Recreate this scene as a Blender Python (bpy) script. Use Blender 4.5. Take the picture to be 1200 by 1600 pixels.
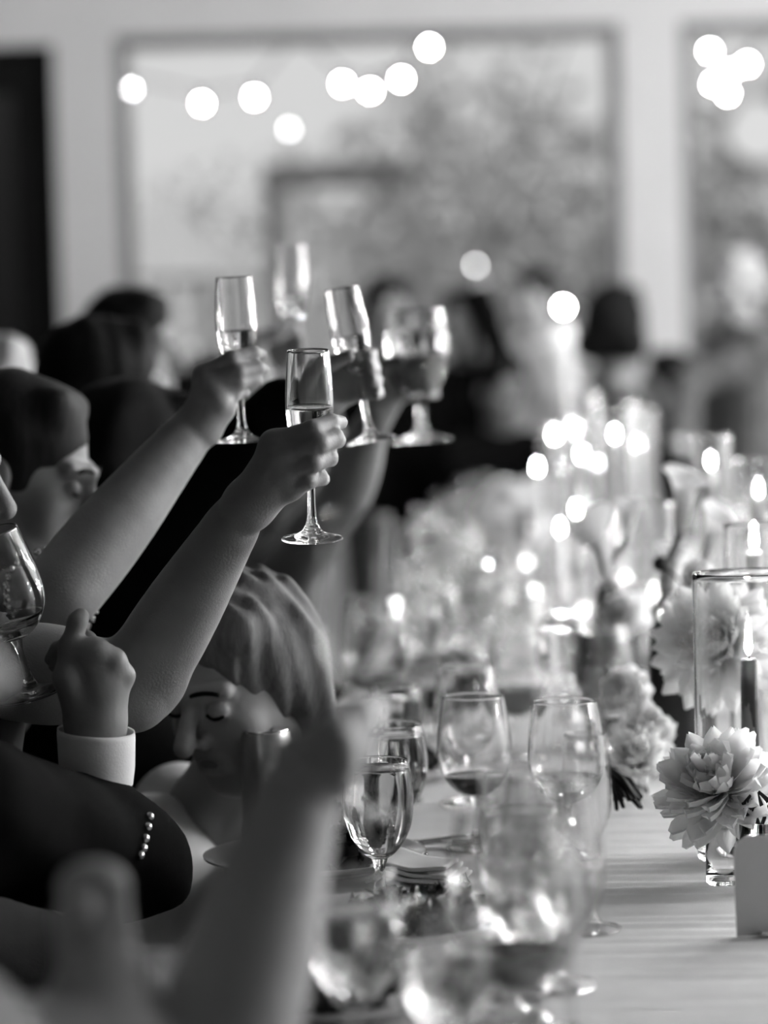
import bpy, math, random
import numpy as np
from mathutils import Vector, Matrix
from mathutils.bvhtree import BVHTree

random.seed(7); RNG = np.random.default_rng(11)
for o in list(bpy.data.objects):
    bpy.data.objects.remove(o, do_unlink=True)
SC = bpy.context.scene
COL = SC.collection
R = math.radians
V = Vector

# ------------------------------------------------------------------ camera
FPX = 4250.0                       # focal length in pixels of the 1200x1600 frame
CAM = V((0, 0, 1.28))
CROT = (Matrix.Rotation(R(90 - 2.70), 3, 'X') @ Matrix.Rotation(R(-1.5), 3, 'Z'))
cam = bpy.data.cameras.new('camera'); camo = bpy.data.objects.new('camera', cam); COL.objects.link(camo)
camo.matrix_world = Matrix.Translation(CAM) @ CROT.to_4x4()
cam.sensor_fit = 'VERTICAL'; cam.sensor_height = 32.0; cam.lens = FPX / 1600 * 32.0
cam.clip_start = 0.05; cam.clip_end = 300
cam.dof.use_dof = True; cam.dof.focus_distance = 2.82; cam.dof.aperture_fstop = 2.15
SC.camera = camo

# ------------------------------------------------------------------ sky, exposure
W = bpy.data.worlds.new('sky'); SC.world = W; W.use_nodes = True
bg = W.node_tree.nodes['Background']
bg.inputs['Color'].default_value = (1, 1, 1, 1); bg.inputs['Strength'].default_value = 0.41
SC.view_settings.view_transform = 'Standard'; SC.view_settings.look = 'None'
SC.view_settings.gamma = 1.0; SC.view_settings.use_curve_mapping = False
SC.view_settings.exposure = 0.85
SC.cycles.max_bounces = 12; SC.cycles.transmission_bounces = 10; SC.cycles.transparent_max_bounces = 40
SC.cycles.glossy_bounces = 5; SC.cycles.diffuse_bounces = 3
SC.cycles.caustics_reflective = False; SC.cycles.caustics_refractive = True
SC.cycles.sample_clamp_indirect = 60.0; SC.cycles.light_sampling_threshold = 0.0; SC.cycles.use_denoising = True

FILL_LANTERN = 24.0        # emission of the unseen fill lanterns added beside the table
FILL_LANTERN_FAR = 8.5  # unseen fill lanterns added to brighten the far wall
GLINT_GLOBE = 78.0      # emission of the unseen globes added for glints and table light
BULB_OUT = 150.0
FLAME = 260.0

# ------------------------------------------------------------------ helpers
def P(px, py, d):
    """world point that lies d metres in front of the camera"""
    return CAM + CROT @ V(((px - 600) / FPX * d, (800 - py) / FPX * d, -d))
TZ = 0.75
def T(px, d, dz=0.0):
    """point on the table top"""
    a = P(px, 0, d); b = P(px, 1000, d)
    t = (TZ + dz - a.z) / (b.z - a.z)
    return a.lerp(b, t)

def tag(o, label=None, cat=None, group=None, kind=None):
    if label: o['label'] = label
    if cat: o['category'] = cat
    if group: o['group'] = group
    if kind: o['kind'] = kind
    return o
def empty(name, loc=(0, 0, 0), rot=None, label=None, cat=None, group=None):
    o = bpy.data.objects.new(name, None); COL.objects.link(o)
    o.empty_display_size = 0.05
    o.location = loc
    if rot is not None: o.rotation_euler = rot
    return tag(o, label, cat, group)
def mesh(name, verts, faces, mat, parent=None, smooth=True):
    me = bpy.data.meshes.new(name)
    me.from_pydata([tuple(v) for v in verts], [], [tuple(f) for f in faces])
    return link(name, me, mat, parent, smooth)
def link(name, me, mat=None, parent=None, smooth=True):
    if mat is not None and not me.materials: me.materials.append(mat)
    if smooth and len(me.polygons):
        me.polygons.foreach_set('use_smooth', np.ones(len(me.polygons), dtype=bool))
    o = bpy.data.objects.new(name, me); COL.objects.link(o)
    if parent is not None: o.parent = parent
    return o

# ---- materials: every colour is a grey, the photograph is black and white
MATS = {}
def mat(name, g, rough=0.6, spec=0.4, var=0.0, scale=20.0, bump=0.0, bscale=None, metal=0.0, sss=0.0, sheen=0.0, stretch=None, coat=0.0):
    if name in MATS: return MATS[name]
    m = bpy.data.materials.new(name); m.use_nodes = True; MATS[name] = m
    nt = m.node_tree; b = nt.nodes['Principled BSDF']
    b.inputs['Base Color'].default_value = (g, g, g, 1); b.inputs['Roughness'].default_value = rough
    b.inputs['Specular IOR Level'].default_value = spec; b.inputs['Metallic'].default_value = metal
    b.inputs['Sheen Weight'].default_value = sheen; b.inputs['Coat Weight'].default_value = coat
    if sss:
        b.inputs['Subsurface Weight'].default_value = sss
        b.inputs['Subsurface Radius'].default_value = (0.012, 0.012, 0.012); b.inputs['Subsurface Scale'].default_value = 1.0
    tc = nt.nodes.new('ShaderNodeTexCoord'); mp = nt.nodes.new('ShaderNodeMapping')
    nt.links.new(tc.outputs['Object'], mp.inputs['Vector'])
    if stretch: mp.inputs['Scale'].default_value = stretch
    if var:
        n = nt.nodes.new('ShaderNodeTexNoise'); n.inputs['Scale'].default_value = scale; n.inputs['Detail'].default_value = 4
        nt.links.new(mp.outputs['Vector'], n.inputs['Vector'])
        r = nt.nodes.new('ShaderNodeMapRange'); r.inputs['From Min'].default_value = 0.25; r.inputs['From Max'].default_value = 0.75
        r.inputs['To Min'].default_value = max(0, g * (1 - var)); r.inputs['To Max'].default_value = min(1, g * (1 + var))
        nt.links.new(n.outputs['Fac'], r.inputs['Value']); nt.links.new(r.outputs['Result'], b.inputs['Base Color'])
    if bump:
        n2 = nt.nodes.new('ShaderNodeTexNoise'); n2.inputs['Scale'].default_value = bscale or scale * 4; n2.inputs['Detail'].default_value = 5
        nt.links.new(mp.outputs['Vector'], n2.inputs['Vector'])
        bn = nt.nodes.new('ShaderNodeBump'); bn.inputs['Strength'].default_value = bump; bn.inputs['Distance'].default_value = 0.002
        nt.links.new(n2.outputs['Fac'], bn.inputs['Height']); nt.links.new(bn.outputs['Normal'], b.inputs['Normal'])
    return m
def emit(name, strength):
    m = bpy.data.materials.new(name); m.use_nodes = True; nt = m.node_tree; nt.nodes.clear()
    e = nt.nodes.new('ShaderNodeEmission'); o = nt.nodes.new('ShaderNodeOutputMaterial')
    e.inputs['Strength'].default_value = strength; nt.links.new(e.outputs[0], o.inputs[0]); return m
def thin_glass(name, rough=0.11, base=0.14, edge=0.88, tint=0.97, edgetint=0.5):
    """a thin glass wall: lets light straight through, mirrors more towards its edges"""
    m = bpy.data.materials.new(name); m.use_nodes = True; nt = m.node_tree; nt.nodes.clear(); N = nt.nodes.new; L = nt.links.new
    lw = N('ShaderNodeLayerWeight'); lw.inputs['Blend'].default_value = 0.5
    pw = N('ShaderNodeMath'); pw.operation = 'POWER'; pw.inputs[1].default_value = 3.0; L(lw.outputs['Facing'], pw.inputs[0])
    mr = N('ShaderNodeMapRange'); mr.inputs['To Min'].default_value = base; mr.inputs['To Max'].default_value = edge; L(pw.outputs[0], mr.inputs['Value'])
    tr = N('ShaderNodeBsdfTransparent'); mt = N('ShaderNodeMapRange'); mt.inputs['To Min'].default_value = tint; mt.inputs['To Max'].default_value = edgetint
    L(pw.outputs[0], mt.inputs['Value']); L(mt.outputs['Result'], tr.inputs['Color'])
    gl = N('ShaderNodeBsdfGlossy'); gl.inputs['Roughness'].default_value = rough; gl.inputs['Color'].default_value = (1, 1, 1, 1)
    mx = N('ShaderNodeMixShader'); L(mr.outputs['Result'], mx.inputs[0]); L(tr.outputs[0], mx.inputs[1]); L(gl.outputs[0], mx.inputs[2])
    o = N('ShaderNodeOutputMaterial'); L(mx.outputs[0], o.inputs[0]); return m
def real_glass(name, ior=1.45, rough=0.0, g=1.0):
    m = bpy.data.materials.new(name); m.use_nodes = True; nt = m.node_tree; nt.nodes.clear(); N = nt.nodes.new
    gl = N('ShaderNodeBsdfGlass'); gl.inputs['IOR'].default_value = ior; gl.inputs['Roughness'].default_value = rough
    gl.inputs['Color'].default_value = (g, g, g, 1)
    o = N('ShaderNodeOutputMaterial'); nt.links.new(gl.outputs[0], o.inputs[0]); return m

GLASS = thin_glass('blown_glass')
HEROGLASS = real_glass('clear_crystal', 1.48, 0.0)
PANE = thin_glass('window_glass', 0.02, 0.03, 0.5, 0.98, 0.8)
CLEAR = real_glass('clear_drink', 1.33, 0.0, 0.97)
CHAMP = real_glass('champagne', 1.34, 0.0, 0.92)
REDWINE = mat('red_wine', 0.006, 0.04, 0.6)
SKIN = mat('skin', 0.29, 0.48, 0.4, 0.14, 22, 0.22, 420, sss=0.12)
SKIN2 = mat('skin_tanned', 0.21, 0.5, 0.35, 0.10, 14, 0.10, 260, sss=0.12)
SKIN3 = mat('skin_pale', 0.38, 0.5, 0.35, 0.08, 14, 0.08, 260, sss=0.12)
NAIL = mat('nail', 0.5, 0.2, 0.5)
LIP = mat('lip', 0.17, 0.35)
EYEW = mat('eye_white', 0.6, 0.15, 0.6)
IRIS = mat('iris', 0.02, 0.1, 0.6)
BLACKCLOTH = mat('black_suit_cloth', 0.004, 0.9, 0.05, 0.25, 60, 0.25, 500)
GREYCLOTH = mat('grey_suit_cloth', 0.10, 0.85, 0.2, 0.35, 26, 0.2, 300)
DARKDRESS = mat('dark_dress', 0.05, 0.75, 0.2, 0.2, 12, 0.2, 200)
MIDDRESS = mat('grey_dress', 0.16, 0.7, 0.2, 0.15, 12, 0.2, 200)
WHITECLOTH = mat('white_shirt_cloth', 0.72, 0.8, 0.2, 0.04, 40, 0.2, 400)
HAIR = mat('dark_hair', 0.006, 0.7, 0.12, 0.4, 120, 0.5, 400, stretch=(1, 1, 0.15))
HAIR2 = mat('brown_hair', 0.02, 0.65, 0.2, 0.4, 120, 0.5, 400, stretch=(1, 1, 0.15))
HAIRB = mat('fair_hair', 0.16, 0.6, 0.2, 0.3, 120, 0.5, 400, stretch=(1, 1, 0.15))
HAIRG = mat('grey_hair', 0.35, 0.5, 0.4, 0.3, 120, 0.5, 400, stretch=(1, 1, 0.15))
SILVER = mat('silver', 0.75, 0.16, 0.5, metal=1.0)
LINEN = mat('white_linen', 0.80, 0.85, 0.2, 0.05, 30, 0.25, 900)
PORC = mat('porcelain', 0.78, 0.12, 0.5, coat=0.3)
DARKWALL = mat('dark_panelling', 0.05, 0.6, 0.3, 0.3, 4)
WALLP = mat('wall_paint', 0.56, 0.7, 0.3, 0.03, 3, 0.05, 60)
CEILP = mat('ceiling_boards', 0.16, 0.8, 0.2, 0.02, 3)
FLOORM = mat('wood_floor', 0.14, 0.4, 0.4, 0.3, 4, 0.1, 40, stretch=(6, 0.6, 1))
DARKDOOR = mat('dark_door_paint', 0.005, 0.7, 0.1, 0.2, 8)
DOORGLASS = mat('dark_door_glass', 0.012, 0.4, 0.3)
FRAMEP = mat('window_frame_paint', 0.16, 0.5, 0.4, 0.05, 8)
WAXD = mat('dark_wax', 0.035, 0.4, 0.5, 0.2, 40, 0.2, 60)
WAXW = mat('white_wax', 0.75, 0.4, 0.4, sss=0.1)
WICK = mat('wick', 0.005, 0.9)
VASED = mat('dark_ceramic', 0.012, 0.28, 0.5, 0.3, 30, 0.1, 80)
PETAL = mat('white_petal', 0.90, 0.6, 0.2, 0.05, 50, 0.2, 120)
def translucent(m, w):
    nt = m.node_tree; b = nt.nodes['Principled BSDF']; out = nt.nodes['Material Output']
    t = nt.nodes.new('ShaderNodeBsdfTranslucent'); t.inputs['Color'].default_value = (0.92, 0.92, 0.92, 1)
    mx = nt.nodes.new('ShaderNodeMixShader'); mx.inputs[0].default_value = w
    nt.links.new(b.outputs[0], mx.inputs[1]); nt.links.new(t.outputs[0], mx.inputs[2]); nt.links.new(mx.outputs[0], out.inputs[0])
translucent(PETAL, 0.55)
STEM = mat('green_stem', 0.14, 0.5, 0.3, 0.2, 40)
LEAFD = mat('dark_salad_leaf', 0.022, 0.35, 0.5, 0.6, 60)
LEAFM = mat('mid_salad_leaf', 0.10, 0.4, 0.4, 0.5, 60)
TWIG = mat('dark_twig', 0.015, 0.6, 0.3, 0.5, 60)
CARD = mat('grey_card', 0.68, 0.8, 0.2, 0.02, 30, 0.1, 500)
WOODD = mat('dark_wood', 0.05, 0.45, 0.4, 0.3, 10, 0.1, 60, stretch=(8, 8, 0.8))
STEEL = mat('tin_metal', 0.55, 0.35, 0.5, metal=1.0, bump=0.05, bscale=80)
GRASS = mat('lawn_green', 0.16, 0.9, 0.1, 0.3, 2)
TREEL = mat('tree_leaf', 0.36, 0.8, 0.2, 0.3, 1.5)
TREEL2 = mat('tree_leaf_pale', 0.60, 0.8, 0.2, 0.25, 1.5)
BARK = mat('bark', 0.2, 0.9, 0.1, 0.3, 6)
TENT = mat('pale_canvas', 0.85, 0.9, 0.1)
POSTP = mat('pale_post_paint', 0.7, 0.5)
CABLE = mat('dark_cable', 0.03, 0.6)
BULBM = emit('bulb_glow_outdoor', BULB_OUT)
BULBDIM = emit('bulb_glow_dim', 16.0)
GLINTM = emit('added_glint_glow', GLINT_GLOBE)
FILL_LANT = emit('unseen_fill_glow', FILL_LANTERN)
FILL_LANTFAR = emit('unseen_wall_fill_glow', FILL_LANTERN_FAR)
FLAMEM = emit('flame_glow', FLAME)

# ---- shapes
def lathe_data(name, prof, n=40, cap0=False, cap1=False):
    vs = []; fs = []
    for (r, z) in prof:
        for i in range(n):
            a = 2 * math.pi * i / n; vs.append((r * math.cos(a), r * math.sin(a), z))
    for j in range(len(prof) - 1):
        for i in range(n):
            k = (i + 1) % n; fs.append((j * n + i, j * n + k, (j + 1) * n + k, (j + 1) * n + i))
    if cap0: fs.append(tuple(range(n - 1, -1, -1)))
    if cap1: fs.append(tuple(range((len(prof) - 1) * n, len(prof) * n)))
    me = bpy.data.meshes.new(name); me.from_pydata(vs, [], fs); return me
def lathe(name, prof, material, parent=None, n=40, cap0=False, cap1=False, smooth=True):
    return link(name, lathe_data(name, prof, n, cap0, cap1), material, parent, smooth)
def spline(prof, n=6):
    """Catmull-Rom refine of a list of points"""
    pts = [V(p) if len(p) == 3 else V((p[0], p[1], 0)) for p in prof]; out = []
    for i in range(len(pts) - 1):
        p0 = pts[max(i - 1, 0)]; p1 = pts[i]; p2 = pts[i + 1]; p3 = pts[min(i + 2, len(pts) - 1)]
        for k in range(n):
            t = k / n
            out.append(0.5 * ((2 * p1) + (p2 - p0) * t + (2 * p0 - 5 * p1 + 4 * p2 - p3) * t * t + (3 * p1 - p0 - 3 * p2 + p3) * t ** 3))
    out.append(pts[-1])
    return [(max(q.x, 0.0), q.y) for q in out] if len(prof[0]) == 2 else out
def tube_geo(pts, rad, n=8):
    pts = [V(p) for p in pts]; m = len(pts)
    rs = rad if isinstance(rad, (list, tuple)) else [rad] * m
    vs = []; fs = []
    up = V((0.13, 0.21, 1)).normalized()
    for i, p in enumerate(pts):
        t = (pts[min(i + 1, m - 1)] - pts[max(i - 1, 0)])
        t = t.normalized() if t.length > 1e-9 else V((0, 0, 1))
        if abs(t.dot(up)) > 0.95: up = V((1, 0.2, 0)).normalized()
        a = t.cross(up).normalized(); b = t.cross(a)
        for k in range(n):
            an = 2 * math.pi * k / n; vs.append(p + (a * math.cos(an) + b * math.sin(an)) * rs[i])
    for i in range(m - 1):
        for k in range(n):
            q = (k + 1) % n; fs.append((i * n + k, i * n + q, (i + 1) * n + q, (i + 1) * n + k))
    fs.append(tuple(range(n - 1, -1, -1))); fs.append(tuple(range((m - 1) * n, m * n)))
    return vs, fs
def tube(name, pts, rad, material, parent=None, n=8):
    vs, fs = tube_geo(pts, rad, n); return mesh(name, vs, fs, material, parent)
def box(name, lo, hi, material, parent=None, bevel=0.0):
    (x0, y0, z0), (x1, y1, z1) = lo, hi
    vs = [(x0, y0, z0), (x1, y0, z0), (x1, y1, z0), (x0, y1, z0), (x0, y0, z1), (x1, y0, z1), (x1, y1, z1), (x0, y1, z1)]
    fs = [(0, 3, 2, 1), (4, 5, 6, 7), (0, 1, 5, 4), (1, 2, 6, 5), (2, 3, 7, 6), (3, 0, 4, 7)]
    o = mesh(name, vs, fs, material, parent, smooth=False)
    if bevel:
        md = o.modifiers.new('bevel', 'BEVEL'); md.width = bevel; md.segments = 2
    return o
def sphere_data(name, r=1.0, n=14, m=9, sz=1.0):
    return lathe_data(name, [(max(r * math.sin(math.pi * j / m), 1e-5), -r * sz * math.cos(math.pi * j / m)) for j in range(m + 1)], n)

# ---- smooth solids: signed-distance blends turned into one continuous surface
class Blob:
    def __init__(self, h, k=0.01):
        self.h = h; self.k = k; self.pr = []
    def cone(self, a, b, ra, rb=None, k=None, sub=False):
        self.pr.append(('c', np.array(a, float), np.array(b, float), ra, ra if rb is None else rb, self.k if k is None else k, sub)); return self
    def chain(self, pts, k=None):
        """pts: (Vector, radius) pairs"""
        for (a, ra), (b, rb) in zip(pts[:-1], pts[1:]): self.cone(a, b, ra, rb, k)
        return self
    def ell(self, c, r, rot=None, k=None, sub=False):
        Mx = np.eye(3) if rot is None else np.array(rot)       # columns are the local axes
        self.pr.append(('e', np.array(c, float), np.array(r, float), Mx, None, self.k if k is None else k, sub)); return self
    def geo(self, clip=None):
        h = self.h; los = []; his = []
        for p in self.pr:
            if p[6]: continue
            if p[0] == 'c':
                los.append(np.minimum(p[1] - p[3], p[2] - p[4])); his.append(np.maximum(p[1] + p[3], p[2] + p[4]))
            else:
                e = np.sqrt((p[3] ** 2) @ (p[2] ** 2)); los.append(p[1] - e); his.append(p[1] + e)
        pad = 4 * h + 0.3 * max(q[5] for q in self.pr)
        lo = np.min(los, 0) - pad; hi = np.max(his, 0) + pad
        if clip is not None:
            lo = np.maximum(lo, np.array(clip[0], float)); hi = np.minimum(hi, np.array(clip[1], float))
        n = np.ceil((hi - lo) / h).astype(int) + 1
        F = np.full(n, 1.0, dtype=np.float32)
        ax = [(lo[i] + h * np.arange(n[i])).astype(np.float32) for i in range(3)]
        for p in self.pr:
            k = p[5]
            if p[0] == 'c':
                l = np.minimum(p[1] - p[3], p[2] - p[4]); u = np.maximum(p[1] + p[3], p[2] + p[4])
            else:
                e = np.sqrt((p[3] ** 2) @ (p[2] ** 2)); l = p[1] - e; u = p[1] + e
            m = k * 1.05 + 2.5 * h
            i0 = np.clip(np.floor((l - m - lo) / h).astype(int), 0, n); i1 = np.clip(np.ceil((u + m - lo) / h).astype(int) + 1, 0, n)
            if np.any(i1 <= i0): continue
            X = ax[0][i0[0]:i1[0], None, None]; Y = ax[1][None, i0[1]:i1[1], None]; Z = ax[2][None, None, i0[2]:i1[2]]
            if p[0] == 'c':
                a, b = p[1], p[2]; ab = b - a; L2 = max(float(ab @ ab), 1e-12)
                px, py, pz = X - a[0], Y - a[1], Z - a[2]
                t = np.clip((px * ab[0] + py * ab[1] + pz * ab[2]) / L2, 0, 1)
                D = np.sqrt((px - t * ab[0]) ** 2 + (py - t * ab[1]) ** 2 + (pz - t * ab[2]) ** 2) - (p[3] + (p[4] - p[3]) * t)
            else:
                c, r, Mx = p[1], p[2], p[3]; px, py, pz = X - c[0], Y - c[1], Z - c[2]
                q = [px * Mx[0, j] + py * Mx[1, j] + pz * Mx[2, j] for j in range(3)]
                k0 = np.sqrt(sum((q[j] / r[j]) ** 2 for j in range(3))); k1 = np.sqrt(sum((q[j] / r[j] ** 2) ** 2 for j in range(3)))
                D = k0 * (k0 - 1) / np.maximum(k1, 1e-6)
            D = D.astype(np.float32)
            G = F[i0[0]:i1[0], i0[1]:i1[1], i0[2]:i1[2]]
            kk = max(k, 1e-5)
            if p[6]:
                hh = np.maximum(kk - np.abs(G + D), 0) / kk
                G[...] = np.maximum(G, -D) + hh * hh * kk * 0.25
            else:
                hh = np.maximum(kk - np.abs(G - D), 0) / kk
                G[...] = np.minimum(G, D) - hh * hh * kk * 0.25
        if clip is not None:
            pass
        return nets(F, lo, h)
    def build(self, name, material, parent=None, clip=None, disp=None):
        v, f = self.geo(clip)
        if disp is not None: v = disp(v)
        me = bpy.data.meshes.new(name)
        me.from_pydata(v.tolist(), [], f.tolist())
        return link(name, me, material, parent)
def nets(F, lo, h):
    S = F < 0; n = F.shape
    A = S[:-1, :-1, :-1]
    any_ = np.zeros(A.shape, bool); all_ = np.ones(A.shape, bool)
    offs = [(i, j, k) for i in (0, 1) for j in (0, 1) for k in (0, 1)]
    for (i, j, k) in offs:
        s = S[i:n[0] - 1 + i, j:n[1] - 1 + j, k:n[2] - 1 + k]; any_ |= s; all_ &= s
    cells = np.argwhere(any_ & ~all_)
    idx = np.full(A.shape, -1, dtype=np.int32); idx[tuple(cells.T)] = np.arange(len(cells))
    acc = np.zeros((len(cells), 3)); cnt = np.zeros(len(cells))
    for a in offs:
        for axis in range(3):
            if a[axis]: continue
            b = list(a); b[axis] = 1
            fa = F[tuple((cells + np.array(a)).T)]; fb = F[tuple((cells + np.array(b)).T)]
            cr = (fa < 0) != (fb < 0)
            t = np.where(cr, fa / np.where(cr, fa - fb, 1), 0)
            p = np.tile(np.array(a, float), (len(cells), 1)); p[:, axis] += t
            acc[cr] += p[cr]; cnt[cr] += 1
    v = (cells + acc / np.maximum(cnt, 1)[:, None]) * h + lo
    faces = []
    for axis in range(3):
        b1, b2 = (axis + 1) % 3, (axis + 2) % 3
        s0 = [slice(None)] * 3; s1 = [slice(None)] * 3
        s0[axis] = slice(0, n[axis] - 1); s1[axis] = slice(1, n[axis])
        e = np.argwhere(S[tuple(s0)] != S[tuple(s1)])
        if not len(e): continue
        ok = (e[:, b1] > 0) & (e[:, b2] > 0) & (e[:, b1] < n[b1] - 1) & (e[:, b2] < n[b2] - 1)
        e = e[ok]; inside = S[tuple(e.T)]
        def c(d1, d2):
            q = e.copy(); q[:, b1] += d1; q[:, b2] += d2; return idx[tuple(q.T)]
        quad = np.stack([c(-1, -1), c(0, -1), c(0, 0), c(-1, 0)], 1)
        quad[~inside] = quad[~inside][:, ::-1]
        quad = quad[(quad >= 0).all(1)]
        faces.append(quad)
    return v, np.concatenate(faces)
def wrinkle(amp, freq, seed=0, stretch=(1, 1, 1)):
    """gentle cloth folds pushed along pseudo-random waves"""
    r = np.random.default_rng(seed); ks = r.normal(size=(7, 3)) * freq * np.array(stretch); ph = r.uniform(0, 6.28, 7); dr = r.normal(size=(7, 3)); dr /= np.linalg.norm(dr, axis=1)[:, None]
    def f(v):
        d = np.zeros_like(v)
        for k, p, e in zip(ks, ph, dr): d += np.sin(v @ k + p)[:, None] * e
        return v + d * amp / 2.6
    return f

# ================================================================== the room
WY = 12.0                      # far wall
XL, XR, YB, ZC = -3.6, 4.6, -3.0, 3.7
def S(o): o['kind'] = 'structure'; return o
def wx(px, py=300): return P(px, py, WY).x
def wz(px, py): return P(px, py, WY).z
floor = S(box('floor', (XL, YB, -0.1), (XR, WY + 0.2, 0.0), FLOORM))
S(box('ceiling', (XL, YB, ZC), (XR, WY + 0.2, ZC + 0.12), CEILP))
S(box('wall_left', (XL - 0.15, YB, 0), (XL, WY + 0.2, ZC), DARKWALL))
S(box('wall_right', (XR, YB, 0), (XR + 0.15, WY + 0.2, ZC), WALLP))
S(box('wall_near', (XL - 0.15, YB - 0.15, 0), (XR + 0.15, YB, ZC), DARKWALL))
# far wall with a door opening and two big window openings
dx0, dx1 = XL + 0.05, wx(92)
w1a, w1b = wx(187), wx(972)
w2a, w2b = wx(1066), wx(1066) + (w1b - w1a)
dtop, wtop, wsill = wz(40, 62), wz(570, 46), 0.95
dtop = 2.80; wtop = 2.83
def wall_piece(x0, x1, z0, z1): return ((x0, WY, z0), (x1, WY + 0.2, z1))
fw = bpy.data.objects.new('wall_far', None); COL.objects.link(fw); S(fw)
for (x0, x1, z0, z1) in [(XL, dx0, 0, ZC), (dx0, dx1, dtop, ZC), (dx1, w1a, 0, ZC), (w1a, w1b, wtop, ZC), (w1a, w1b, 0, wsill),
                         (w1b, w2a, 0, ZC), (w2a, w2b, wtop, ZC), (w2a, w2b, 0, wsill), (w2b, XR, 0, ZC)]:
    lo, hi = wall_piece(x0, x1, z0, z1); box('wall_section', lo, hi, WALLP, fw)
# door
d = bpy.data.objects.new('door_1', None); COL.objects.link(d); S(d)
box('door_leaf', (dx0, WY + 0.08, 0), (dx1 - 0.02, WY + 0.14, dtop - 0.02), DARKDOOR, d)
for (a, b) in ((0.25, 0.72), ):
    box('door_pane', (dx1 - 0.85, WY + 0.065, 1.05), (dx1 - 0.2, WY + 0.082, dtop - 0.2), DOORGLASS, d)
box('door_jamb', (dx1 - 0.03, WY + 0.02, 0), (dx1, WY + 0.19, dtop), DARKDOOR, d)
box('door_head', (dx0, WY + 0.02, dtop - 0.03), (dx1, WY + 0.19, dtop), DARKDOOR, d)
def window(name, x0, x1):
    o = bpy.data.objects.new(name, None); COL.objects.link(o); S(o)
    w = 0.055
    box('frame_jamb', (x0, WY + 0.02, wsill), (x0 + w, WY + 0.16, wtop), FRAMEP, o)
    box('frame_jamb', (x1 - w, WY + 0.02, wsill), (x1, WY + 0.16, wtop), FRAMEP, o)
    box('frame_head', (x0 + w, WY + 0.02, wtop - w * 0.8), (x1 - w, WY + 0.16, wtop), FRAMEP, o)
    box('frame_sill', (x0 + w, WY - 0.03, wsill), (x1 - w, WY + 0.16, wsill + w), FRAMEP, o)
    box('pane', (x0 + w, WY + 0.09, wsill + w), (x1 - w, WY + 0.095, wtop - w * 0.8), PANE, o)
    return o
window('window_1', w1a, w1b); window('window_2', w2a, w2b)
S(box('baseboard_far', (dx1 + 0.02, WY - 0.02, 0), (XR, WY, 0.14), WALLP))

# ================================================================== garden beyond the windows
lawn = S(box('ground_outside', (-30, WY + 0.2, -0.35), (30, 90, -0.25), GRASS))
def tree(px, d, top, rad, base, material, n, label, group='trees in the garden', hz=1.0):
    c = P(px, 500, d); root = empty('garden_tree', (c.x, c.y, -0.25), None, label, 'tree')
    tube('trunk', [(0, 0, 0), (0.05, 0, base * 0.6), (0, 0.05, base + (top - base) * 0.5)], [0.16, 0.12, 0.05], BARK, root, 8)
    vs = []; fs = []
    r = np.random.default_rng(int(px) + int(d * 10))
    cz = (base + top) / 2
    for i in range(n):
        u = r.normal(size=3); u /= np.linalg.norm(u); q = u * (r.random() ** 0.4)
        lump = 1 + 0.25 * math.sin(5 * u[0] + 2 * u[2]) * math.cos(4 * u[1] + px)
        p = np.array([q[0] * rad * lump, q[1] * rad * lump, cz + q[2] * (top - base) / 2 * lump])
        a = r.normal(size=3); a /= np.linalg.norm(a); b = np.cross(a, r.normal(size=3)); b /= np.linalg.norm(b)
        s = rad * 0.09; k = len(vs)
        vs += [p - a * s, p + b * s * 0.5, p + a * s, p - b * s * 0.5]; fs.append((k, k + 1, k + 2, k + 3))
    mesh('foliage', vs, fs, material, root, False)
tree(760, 26, 4.9, 1.5, 1.1, TREEL2, 1100, 'loose tree outside the wide window, beside the pale pillar')
tree(925, 20, 2.9, 0.7, 0.4, TREEL, 900, 'dark bush low against the pillar outside the wide window')
tree(560, 34, 4.4, 1.6, 0.8, TREEL2, 700, 'pale distant tree seen through the middle of the wide window')
tree(330, 30, 4.1, 1.0, 1.2, TREEL2, 450, 'thin pale tree outside the wide window, nearest the dark door')
tree(1100, 22, 3.7, 0.8, 0.3, TREEL, 800, 'dark shrub outside the narrower visible window')
tree(1210, 30, 5.0, 1.5, 1.4, TREEL2, 700, 'tall pale tree outside the window past the pillar')
# pale canvas parasol
c = P(255, 330, 24); pr = empty('garden_parasol', (c.x, c.y, -0.25), None, 'pale canvas garden parasol beyond the wide window, near the dark door', 'parasol')
tube('parasol_pole', [(0, 0, 0), (0, 0, 3.3)], 0.025, POSTP, pr, 8)
lathe('parasol_canopy', [(0.72, 2.5), (0.5, 2.75), (0.25, 3.05), (0.02, 3.3)], TENT, pr, 8)
# garden lamp post with a dark pergola post beside it
c = P(452, 202, 16); lp = empty('lamp_post', (c.x, c.y, -0.25), None, 'pale garden lamp post with a dim globe outside the wide window', 'lamp')
tube('post', [(0, 0, 0), (0, 0, c.z + 0.25 - 0.06)], 0.055, POSTP, lp, 10)
g = link('globe', sphere_data('globe', 0.012), BULBDIM, lp); g.location = (0, 0, c.z + 0.25)
c = P(428, 300, 15); pp = empty('pergola_post', (c.x, c.y, -0.25), None, 'dark timber pergola post standing beside the garden lamp post', 'post')
box('post', (-0.05, -0.05, 0), (0.05, 0.05, 2.75), BARK, pp)
box('beam', (-0.06, -0.06, 2.62), (0.75, 0.06, 2.75), BARK, pp)
c = P(1185, 205, 17); gl = empty('paper_lantern', (c.x, c.y, c.z), None, 'large glowing white paper lantern outside the second window', 'lantern')
link('lantern_shade', sphere_data('lantern_shade', 0.19), emit('garden_lantern_glow', 0.45), gl); tube('cord', [(0, 0, 0.19), (0, 0, 1.6)], 0.006, CABLE, gl, 6)

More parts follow.
